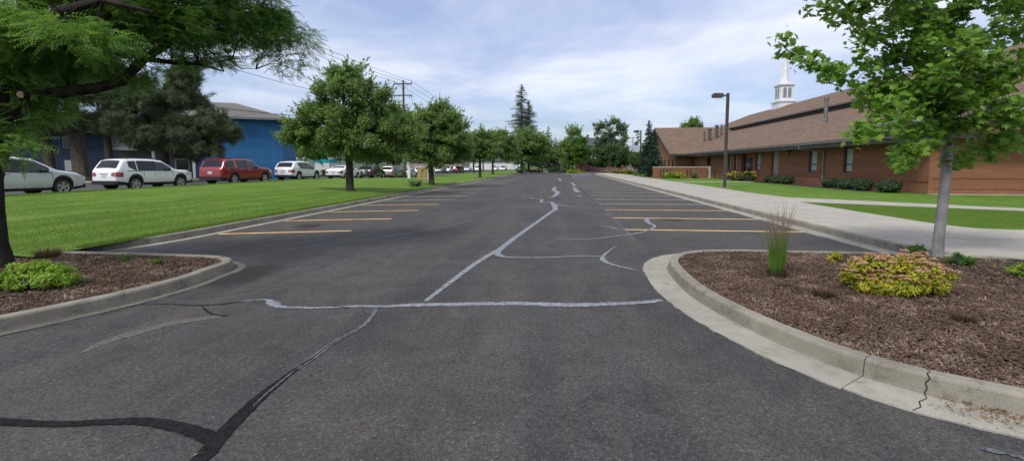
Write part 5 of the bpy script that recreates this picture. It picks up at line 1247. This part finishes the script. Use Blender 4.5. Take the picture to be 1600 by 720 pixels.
m_ = MB(); m_.box(GX - 1.0, 20.3, YA - .86, YA - .802, 3.1, 3.36); m_.build('fascia', M['fascia'], wr)
for y in (74.4, 77.0, 80):
    m_ = MB(); m_.box(GX - .02, GX - .002, y, y + .8, .3, 2.7); wo_ = m_.build('window', M['fascia'], ch)
    m_ = MB(); m_.box(GX - .03, GX - .0205, y + .12, y + .68, .45, 2.55); m_.build('pane', M['glass'], wo_)
for px in (1063,):
    x = 18.8; y = YX(px, x); m_ = MB(); m_.box(x, x + .22, y, y + .22, -.1, 3.2); m_.build('porch_post', M['fascia'], ch)
# downspouts
def spout(Y_):
    m_ = MB(); m_.tube([(EX - .03, Y_ + 1.5, EZ - .2), (EX + .03, Y_ + 1.5, EZ - .5), (WX - .08, Y_, EZ - .72), (WX - .08, Y_, .2), (WX - .25, Y_, .1)], .055, 8); m_.build('downspout', M['louver'], ch)
spout(yw(1288)); spout(yw(1111.5))
m_ = MB(); m_.box(WX - .02, WX - .002, yw(1233.5), yw(1231), 2.55, 3.05); m_.box(WX-.2, WX - .003, yw(1235.5), yw(1233.5), 2.9, 3.0); m_.build('wall_lamp', M['fascia'], ch)
# flues on the lower roof
def flue(px, py, X_, h, r_, nm='flue', mat='stack', cap=True):
    Y_ = YX(px, X_); z = EZ + sl * (X_ - EX); m_ = MB(); m_.tube([(X_, Y_, z - .3), (X_, Y_, z + h)], r_, 12)
    fo = m_.build(nm, M[mat], ch)
    if cap: m_ = MB(); m_.tube([(X_, Y_, z + h + .003), (X_, Y_, z + h + .22)], r_ * 1.25, 12); m_.build('flue_cap', M[mat], fo)
    m_ = MB(); m_.prism([(X_ - r_*3, EZ + sl*(X_ - r_*3 - EX) + .02), (X_ + r_*3, EZ + sl*(X_ + r_*3 - EX) + .02), (X_ + r_*3, EZ + sl*(X_ + r_*3 - EX) + .04), (X_ - r_*3, EZ + sl*(X_ - r_*3 - EX) + .04)], lambda u, v: (u, Y_ - r_*2, v), lambda u, v: (u, Y_ + r_*2, v)); m_.build('flashing', M['metal'], fo)
flue(1286, 195, 24.6, 2.1, .17, mat='metal'); flue(1298, 190, 25.3, .25, .05, mat='metal', cap=False)
flue(1099, 222, 23.0, 1.9, .12); flue(1107, 218, 24.0, 1.9, .26); flue(1118, 216, 25.4, 2.0, .25); flue(1125, 210, 26.6, 2.0, .12, cap=False)
# steeple on the ridge
sx_, sy_ = XR, YX(1220, XR); st = empty('steeple', (sx_, sy_, zr - 1.4), 0, 'white steeple with louvred belfry and needle spire on the church ridge', 'steeple')
st.scale = (.72, .72, .88)
m_ = MB(); m_.box(-1.95, 1.95, -1.95, 1.95, -1.0, 2.2); m_.build('base', M['white'], st)
m_ = MB(); m_.box(-2.15, 2.15, -2.15, 2.15, 2.202, 2.42); m_.box(-1.85, 1.85, -1.85, 1.85, 2.422, 2.72); m_.build('cornice', M['white'], st)
m_ = MB(); m_.box(-1.55, 1.55, -1.55, 1.55, 2.722, 5.5); be = m_.build('belfry', M['white'], st)
def arch(cx, w_, z0, z1):
    P = [(cx - w_/2, z0), (cx + w_/2, z0)]
    for k in range(9): a = math.pi * k / 8; P.append((cx + w_/2 * math.cos(a), z1 - w_*.5 + w_/2 * math.sin(a)))
    return P
for ax in range(4):
    for cx in (-.55, .55):
        fn = [lambda u, v, o: (u, -1.55 - o, v), lambda u, v, o: (-1.55 - o, u, v), lambda u, v, o: (u, 1.55 + o, v), lambda u, v, o: (1.55 + o, u, v)][ax]
        m_ = MB(); m_.prism(arch(cx, .92, 3.0, 5.15), lambda u, v: fn(u, v, .004), lambda u, v: fn(u, v, .05)); fo = m_.build('louvre_frame', M['white'], be)
        m_ = MB(); m_.prism(arch(cx, .76, 3.08, 5.06), lambda u, v: fn(u, v, .052), lambda u, v: fn(u, v, .06)); m_.build('louvre', M['louver'], fo)
m_ = MB(); m_.box(-1.85, 1.85, -1.85, 1.85, 5.502, 5.72); m_.box(-1.68, 1.68, -1.68, 1.68, 5.722, 5.85); m_.build('cornice', M['white'], st)
m_ = MB(); n = 8
m_.tube([(0,0,5.852),(0,0,6.6),(0,0,9.3),(0,0,16.9)], [1.25,1.05,.68,.03], 8); m_.build('spire', M['white'], st)
m_ = MB(); m_.tube([(0,0,16.8),(0,0,17.2)], [.03,.03], 6); m_.tube([(0,0,17.15),(0,0,17.25),(0,0,17.35)], [.05,.12,.05], 8); m_.build('finial', M['metal'], st)
# mulch strip along the wall
flat('mulch_bed', [(18.3, 30), (20.28, 29.2), (20.28, 60), (18.6, 60), (18.2, 45)], .1475, M['mulch'])

# low brick wall with slots, and handrails
lw = empty('low_wall', (0, 0, 0), 0, 'low brick garden wall with pale cap and dark slots left of the church entrance', 'wall')
m_ = MB(); xa, ya = at_px(1021, 57)[:2]; xb, yb = at_px(1103, 57)[:2]
ym = 58.5
m_.box(xa, xb, ym, ym + .3, -.05, 1.42); m_.build('wall', M['brick'], lw)
m_ = MB(); m_.box(xa - .05, xb + .05, ym - .05, ym + .35, 1.422, 1.56); m_.build('cap', M['walk'], lw)
m_ = MB()
for u in (.12, .18, .24, .30, .62, .68): m_.box(xa + u*(xb-xa), xa + u*(xb-xa) + .14, ym - .012, ym - .002, .35, 1.25)
m_.build('slots', M['fascia'], lw)
m_ = MB(); m_.box(xb + .06, xb + .36, ym - .05, ym + .4, -.05, 1.6); m_.build('pier', M['walk'], lw)
for q, px in enumerate((1105, 1116)):
    x, y, _ = PD(px, 258, 54.5); hr = MB()
    for dx_ in (0, .9): hr.tube([(x + dx_ * .3, y - .3 + dx_, .13), (x + dx_ * .3, y - .3 + dx_, 1.15)], .03, 6)
    hr.tube([(x, y - .55, .6), (x, y - .5, 1.0), (x, y - .3, 1.16), (x + .27, y + .6, 1.16), (x + .3, y + .9, .9)], .03, 6); hr.tube([(x, y - .3, .65), (x + .27, y + .6, .65)], .02, 6)
    o = hr.build('handrail', M['black']); tag(o, ['black handrail nearest the low brick wall', 'black handrail nearest the church wall by the entrance'][q], 'handrail', 'entrance handrails')

# ------------------------------------------------------------------ lamp posts
def lamp_post(x, y, z, h, label, side=-1):
    root = empty('lamp_post', (x, y, z), 0, label, 'lamp post', 'parking lot lamp posts')
    m_ = MB(); m_.box(-.085, .085, -.085, .085, .05, h); m_.build('post', M['post'], root)
    m_ = MB(); m_.box(-.2, .2, -.2, .2, -.05, .06); m_.build('base', M['curb'], root)
    m_ = MB(); m_.box(side * .5 if side < 0 else .085, -.085 if side < 0 else side * .5, -.04, .04, h - .22, h - .12); m_.build('arm', M['post'], root)
    m_ = MB(); a, b = -1.05, -.36
    m_.prism([(a, h - .12), (a + .03, h - .28), (b, h - .30), (b + .06, h - .24), (b + .02, h - .02), (a + .1, h - .0)], lambda u, v: (u, -.17, v), lambda u, v: (u, .17, v)); hd = m_.build('lamp_head', M['post'], root)
    m_ = MB(); m_.box(a + .1, b - .05, -.12, .12, h - .325, h - .305); m_.build('lens', M['plate'], hd)
x, y = G(1132, 294, .14); lamp_post(x, y, .14, 6.55, 'tall dark lamp post on the lawn edge in front of the church wall')
x, y = G(1000, 275, .14); lamp_post(x, y, .14, 6.7, 'farther dark lamp post beside the blue spruces')

# ------------------------------------------------------------------ utility poles and wires
def upole(x, y, z, h, label, s=1.0, ang=0):
    root = empty('utility_pole', (x, y, z), ang, label, 'utility pole')
    m_ = MB(); m_.tube([(0,0,-.2),(0,0,h)], [.19*s,.13*s], 10); m_.build('pole', M['wood'], root)
    for zz_ in (h - .5, h - 2.1):
        m_ = MB(); m_.box(-1.35*s, 1.35*s, -.20, -.06, zz_ - .07, zz_ + .07); cr = m_.build('crossarm', M['wood'], root)
        for xx in (-1.25*s, .95*s, 1.25*s) if zz_ < h - 1 else (-1.25*s, .06, 1.25*s):
            m_ = MB(); sg = -1 if zz_ < h - 1 else 1
            m_.tube([(xx, -.13, zz_ + sg*.07), (xx, -.13, zz_ + sg*.18), (xx, -.13, zz_ + sg*.38)], [.03, .06, .03], 7); m_.build('insulator', M['slate'], cr)
    m_ = MB(); m_.tube([(-.8*s,-.13,h-.57),(0,-.1,h-1.3),(.8*s,-.13,h-.57)], .03, 5); m_.build('brace', M['wood'], root)
    for a in (-1.25, 1.25):
        m_ = MB(); m_.tube([(a*s,-.13,h-2.5),(a*s*1.08,-.1,h-3.3),(a*s*.7,-.08,h-3.9),(0,0,h-3.7)], .022, 5); m_.build('jumper_wire', M['wire'], root)
    return root
PDp = 66.0; ux, uy, uz_ = PD(630, 126, PDp); upole(ux, uy, 0, uz_, 'tall wooden utility pole with two crossarms rising behind the lawn trees')
x2, y2, z2 = PD(989, 214, 190); upole(x2, y2, 0, z2, 'distant utility pole near the far conifer')
def wire(a, b, sag, label, r_=.02):
    P = []; a, b = np.array(a), np.array(b)
    for k in range(25): u = k / 24; P.append(a * (1-u) + b * u - np.array([0, 0, sag * 4 * u * (1-u)]))
    m_ = MB(); m_.tube(P, r_, 5); o = m_.build('power_line', M['wire']); tag(o, label, 'power line', 'overhead power lines')
dirc = np.array([ux, uy, 0]) - np.array([-24.5, -20, 0])
wl = ['power line from the left end of the upper crossarm toward the camera', 'power line from the top of the utility pole toward the camera', 'power line from the right end of the upper crossarm toward the camera']
for k, dx_ in enumerate((-1.25, .06, 1.25)):
    wire((ux + dx_, uy - .13, uz_ - .1), (-27 + dx_, 4, uz_ + 1.2), 1.2, wl[k])
wl = ['power line running away behind the trees from the left crossarm end', 'power line running away behind the trees from the pole top', 'power line running away behind the trees from the right crossarm end']
for k, dx_ in enumerate((-1.25, .06, 1.25)):
    wire((ux + dx_, uy - .13, uz_ - .1), (-17 + dx_, 165, 9.0), .8, wl[k])
wire(PD(170, 142, 40), (ux, uy, uz_ - 5.2), .9, 'thick service cable crossing in front of the grey roof', .035)
wire(PD(360, 106, 52), (ux, uy, uz_ - 3.4), .6, 'thin cable above the grey roof', .025)

# ------------------------------------------------------------------ blue apartments
AP = PD(445, 258, 50)[:2]; ap = empty('apartment_building', (AP[0], AP[1], 0), 0, 'bright blue apartment block with grey hip roof and white balconies behind the pines', 'building')
A = np.array(AP); Bp = np.array(PD(300, 258, 47)[:2]); ud = (Bp - A) / np.linalg.norm(Bp - A); vd = np.array([-ud[1], ud[0]])
if vd[1] < 0: vd = -vd
ap.rotation_euler = (0, 0, math.atan2(ud[1], ud[0]))     # local +x runs left along the wall, find which local y is 'back'
back = 1 if np.dot([-ud[1], ud[0]], [0, 1]) > 0 else -1
def bb(m_, x0, x1, y0, y1, z0, z1, m=0):
    ya, yb = sorted((back * y0, back * y1)); m_.box(x0, x1, ya, yb, z0, z1, m)
Z0, ZE = .2, 6.55
LW = 8.2
m_ = MB(); bb(m_, 0, LW, 0, 14, Z0, ZE); m_.build('wall', M['blue'], ap)
m_ = MB()
ov = .9; x0, x1, y0, y1 = -ov, LW + 1.5, -ov, 14 + ov; zr_ = 9.0
v_ = [(x0, back*y0, ZE - .05), (x1, back*y0, ZE - .05), (x1, back*y1, ZE - .05), (x0, back*y1, ZE - .05), (x0 + 6.6, back*(y0+y1)/2, zr_), (x1 + 0, back*(y0+y1)/2, zr_), (x0, back*y0, ZE + .16), (x1, back*y0, ZE + .16), (x1, back*y1, ZE + .16), (x0, back*y1, ZE + .16)]
m_.add(v_, [(0,3,2,1),(6,7,5,4),(9,6,4),(8,9,4,5),(7,8,5)], 0); m_.add([v_[0],v_[1],v_[7],v_[6],v_[3],v_[9],v_[2],v_[8]], [(0,1,2,3),(0,3,5,4),(1,6,7,2)], 1)
m_.build('roof', [M['shingle_g'], M['grey']], ap)
m_ = MB(); bb(m_, .2, .3, -.04, -.003, Z0, ZE - .1); bb(m_, -.04, -.003, .5, .6, Z0, ZE - .1); m_.build('downspout', M['blue'], ap)
# balcony wing, left of the blue wall
m_ = MB(); bb(m_, LW + .003, LW + 7, 1.8, 12, Z0, ZE - .2); m_.build('wall', M['grey'], ap)
m_ = MB(); bb(m_, LW + .003, LW + 7, -.3, 1.795, 3.2, 3.55); m_.build('balcony_floor', M['white'], ap)
for z0_, nm in ((3.55, 0),):
    m_ = MB(); bb(m_, LW + .05, LW + 7, -.28, -.20, z0_ + .95, z0_ + 1.05); bb(m_, LW + .05, LW + 7, -.27, -.21, z0_ + .08, z0_ + .14)
    for k in range(48): bb(m_, LW + .1 + k * .143, LW + .15 + k * .143, -.26, -.22, z0_ + .14, z0_ + .95)
    m_.build('railing', M['white'], ap)
for x in (LW + .02, LW + 3.4, LW + 6.8):
    m_ = MB(); bb(m_, x, x + .22, -.29, -.08, Z0, 3.198); bb(m_, x, x + .22, -.19, -.05, 3.552, ZE - .06); m_.build('balcony_post', M['white'], ap)
for x, z in ((LW + 1.0, 1.2), (LW + 4.2, 1.2), (LW + 1.0, 4.4), (LW + 4.2, 4.4)):
    m_ = MB(); bb(m_, x, x + 1.3, 1.74, 1.797, z, z + 1.2); wo_ = m_.build('window', M['white'], ap); m_ = MB(); bb(m_, x + .1, x + 1.2, 1.72, 1.738, z + .1, z + 1.1); m_.build('pane', M['glass'], wo_)
# navy block further left
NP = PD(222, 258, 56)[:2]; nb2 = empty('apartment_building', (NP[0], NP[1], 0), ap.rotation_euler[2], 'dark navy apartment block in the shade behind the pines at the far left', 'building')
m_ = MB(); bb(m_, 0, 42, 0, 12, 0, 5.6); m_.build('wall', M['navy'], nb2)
m_ = MB(); xx0, xx1 = -.8, 42.8
v_ = [(xx0, back*-.9, 5.55), (xx1, back*-.9, 5.55), (xx1, back*12.9, 5.55), (xx0, back*12.9, 5.55), (xx0, back*6, 8.4), (xx1, back*6, 8.4)]
m_.add(v_, [(0,3,2,1),(0,1,5,4),(2,3,4,5),(0,4,3),(1,2,5)]); m_.build('roof', M['shingle'], nb2)
for x in (1.5, 6.5, 10.2, 15, 19.5, 24, 29, 34):
    for z in (1.0, 3.7):
        m_ = MB(); bb(m_, x, x + .9, -.06, -.003, z, z + 1.35); wo_ = m_.build('window', M['grey'], nb2); m_ = MB(); bb(m_, x + .08, x + .82, -.075, -.062, z + .08, z + 1.27); m_.build('pane', M['blind'] if z < 2 else M['glass'], wo_)

# ------------------------------------------------------------------ street furniture and far things
x, y = G(663, 279.5, .35); ub = empty('utility_box', (x, y, zl(x, y)), R(8), 'tan metal utility cabinet behind the forked lawn tree', 'utility box')
zb0 = CAMH + (258 - 261) / F * depth_of(x, y) - zl(x, y)
m_ = MB(); m_.box(-.62, .28, -.5, .5, .05, zb0); cb_ = m_.build('cabinet', M['cabinet'], ub); m_ = MB(); m_.box(.283, .62, -.45, .45, .05, zb0 - .03); m_.build('meter_side', M['cabinet_l'], ub)
m_ = MB(); m_.box(-.18, -.165, -.515, -.503, .1, zb0 - .08); m_.build('door_seam', M['fascia'], cb_); m_ = MB(); m_.box(-.7, .7, -.6, .6, -.3, .05); m_.build('concrete_base', M['walk'], ub)
x, y, _ = PD(639, 258, 52); m_ = MB(); zt_ = zl(x, y); m_.box(x - .14, x + .14, y - .14, y + .14, zt_ - .2, zt_ + 2.35); tag(m_.build('marker_post', M['white']), 'pale square post on the lawn between the minivan and the utility box', 'post')
x, y, _ = PD(641, 258, 54); m_ = MB(); m_.tube([(x + .2, y, zl(x, y)), (x + .2, y, zl(x, y) + 2.4)], .05, 8); tag(m_.build('sign_post', M['metal']), 'thin grey pole just right of the pale square post', 'post')
cp = empty('carport', (0, 0, 0), 0, 'long tan carport wall with flat roof beyond the street behind the forked tree', 'building')
x, y, _ = PD(685, 258, 172); m_ = MB(); m_.box(x - 13, x + 9, y, y + 6, -.3, 2.9); m_.build('wall', M['tan'], cp); m_ = MB(); m_.box(x - 13.5, x + 9.5, y - .5, y + 6.4, 2.903, 3.2); m_.build('roof', M['trim'], cp)
wh = empty('white_building', (0, 0, 0), 0, 'low white building half hidden behind the small lawn trees', 'building')
x, y, _ = PD(790, 258, 190); m_ = MB(); m_.box(x - 15, x + 6, y, y + 10, -.3, 3.2); m_.build('wall', M['white'], wh); m_ = MB(); m_.box(x - 15.5, x + 6.5, y - .5, y + 10.5, 3.203, 3.6); m_.build('roof', M['slate'], wh)
m_ = MB()
pass
# cream apartment block at the end
ca = empty('apartment_building', (0, 0, 0), 0, 'cream three-storey block with red brick base and slate roof beyond the end of the lot', 'building')
x, y, _ = PD(938, 258, 178); m_ = MB(); m_.box(x - 8.5, x + 8, y, y + 12, 2.6, 9.2); m_.build('wall', M['cream'], ca)
m_ = MB(); m_.box(x - 8.4, x + 8.1, y - .1, y + 11.9, -.2, 2.597); m_.build('brick_base', M['maroon'], ca)
m_ = MB(); m_.add([(x-9.5,y-1,9.1),(x+9,y-1,9.1),(x+9,y+13,9.1),(x-9.5,y+13,9.1),(x-6,y+6,12.6),(x+6,y+6,12.6)], [(0,3,2,1),(0,1,5,4),(1,2,5),(2,3,4,5),(3,0,4)]); m_.build('roof', M['slate'], ca)
for k in range(3):
    for z in (3.4, 6.3):
        m_ = MB(); m_.box(x - 5.5 + k * 4.6, x - 3.6 + k * 4.6, y - .06, y - .003, z, z + 1.9); m_.build('window', M['fascia'], ca)
x, y, _ = PD(928, 258, 124); m_ = MB(); m_.box(x - 5, x + 16, y, y + .3, -.1, 1.9); tag(m_.build('brick_wall', M['maroon']), 'red brick boundary wall behind the dark trees at the end of the lot', 'wall')
# chain fence posts and rail
fe = empty('rail_fence', (0, 0, 0), 0, 'low grey rail fence crossing the end of the lot', 'fence')
xa, ya, _ = PD(908, 258, 104); xb, yb, _ = PD(1003, 258, 100)
m_ = MB()
for z in (.5, 1.0): m_.tube([(xa, ya, z), (xb, yb, z)], .05, 5)
m_.build('rail', M['metal'], fe)
for k in range(9):
    u = k / 8; m_ = MB(); m_.tube([(xa+(xb-xa)*u, ya+(yb-ya)*u, -.1), (xa+(xb-xa)*u, ya+(yb-ya)*u, 1.15)], .06, 6); m_.build('fence_post', M['wood'], fe)
for px, D_, h_, lab in ((953, 96, 3.6, 'slim dark post left of the far yellow flowers'), (962, 92, 1.8, 'short sign post left of the far yellow flowers'), (838, 97, 2.4, 'slim sign post under the broad corner tree'), (924, 100, 1.6, 'short post right of the end island')):
    x, y, _ = PD(px, 258, D_); m_ = MB(); m_.tube([(x, y, -.1), (x, y, h_)], .06, 8); tag(m_.build('sign_post', M['post']), lab, 'post')
# shed roof behind the spruces
x, y, _ = PD(1000, 258, 120); sh = empty('shed', (x, y, 0), 0, 'small pale-roofed building behind the far lamp post', 'building')
m_ = MB(); m_.box(-3, 4, 0, 6, -.2, 5.2); m_.build('wall', M['grey'], sh)
m_ = MB(); m_.add([(-3.6,-.6,5.1),(4.6,-.6,5.1),(4.6,6.6,5.1),(-3.6,6.6,5.1),(-3.6,3,7.0),(4.6,3,7.0)], [(0,3,2,1),(0,1,5,4),(2,3,4,5),(0,4,3),(1,2,5)]); m_.build('roof', M['louver'], sh)
# a ridge of hills on the horizon
m_ = MB(); M['hill'] = varied('hill', (.05,.08,.06), (.07,.10,.07), .01, .95, geo=True)
n = 80; b0 = 0
for k in range(n + 1):
    a = -1.3 + 2.6 * k / n; dd = 1500; h = 40 + 18 * math.sin(a * 5 + 1) + 9 * math.sin(a * 13) + 5 * math.sin(a * 31)
    xx, yy = math.sin(a) * dd, math.cos(a) * dd
    m_.v += [(xx * .85, yy * .85, -1), (xx * .95, yy * .95, h * .7), (xx, yy, h), (xx * 1.1, yy * 1.1, -1)]
for k in range(n):
    for j in range(3): i = 4 * k + j; m_.f.append((i, i + 1, i + 5, i + 4)); m_.m.append(0)
tag(m_.build('hills', M['hill'], smooth=True, recalc=True), kind='structure')
# fallen leaves and grit on the asphalt
def litter(name, n, area, label_kind, mat, s):
    P = np.column_stack([rng.uniform(area[0], area[1], n), rng.uniform(area[2], area[3], n), np.full(n, .012)])
    o = scatter(name, *LEAF, P, frames(rng.normal(size=(n, 3)) * .25 + [0, 0, 1]), rng.uniform(s * .5, s, n), mat); tag(o, kind='stuff')
def pile(px, py, rx, ry, n, z=.012):
    x0, y0 = G(px, py); P = np.column_stack([x0 + rng.normal(size=n) * rx, y0 + rng.normal(size=n) * ry, z + rng.uniform(0, .012, n)])
    o = scatter('fallen_leaves', *LEAF, P, frames(rng.normal(size=(n, 3)) * .5 + [0, 0, 1]), rng.uniform(.008, .03, n), M['seed_litter']); tag(o, kind='stuff')
M['seed_litter'] = leafmat('seed_litter', [(.10,.055,.025), (.22,.12,.05), (.34,.20,.09)], 5, .8, .1)
pile(1428, 388, .14, .30, 700); pile(1300, 362, .08, .25, 160); pile(1548, 640, .18, .07, 260); pile(1590, 658, .15, .06, 160); pile(262, 446, .25, .14, 160); pile(320, 430, .14, .2, 160)
litter('fallen_leaves', 60, (-5, 2.5, 1.5, 10), 0, M['chip'], .04)
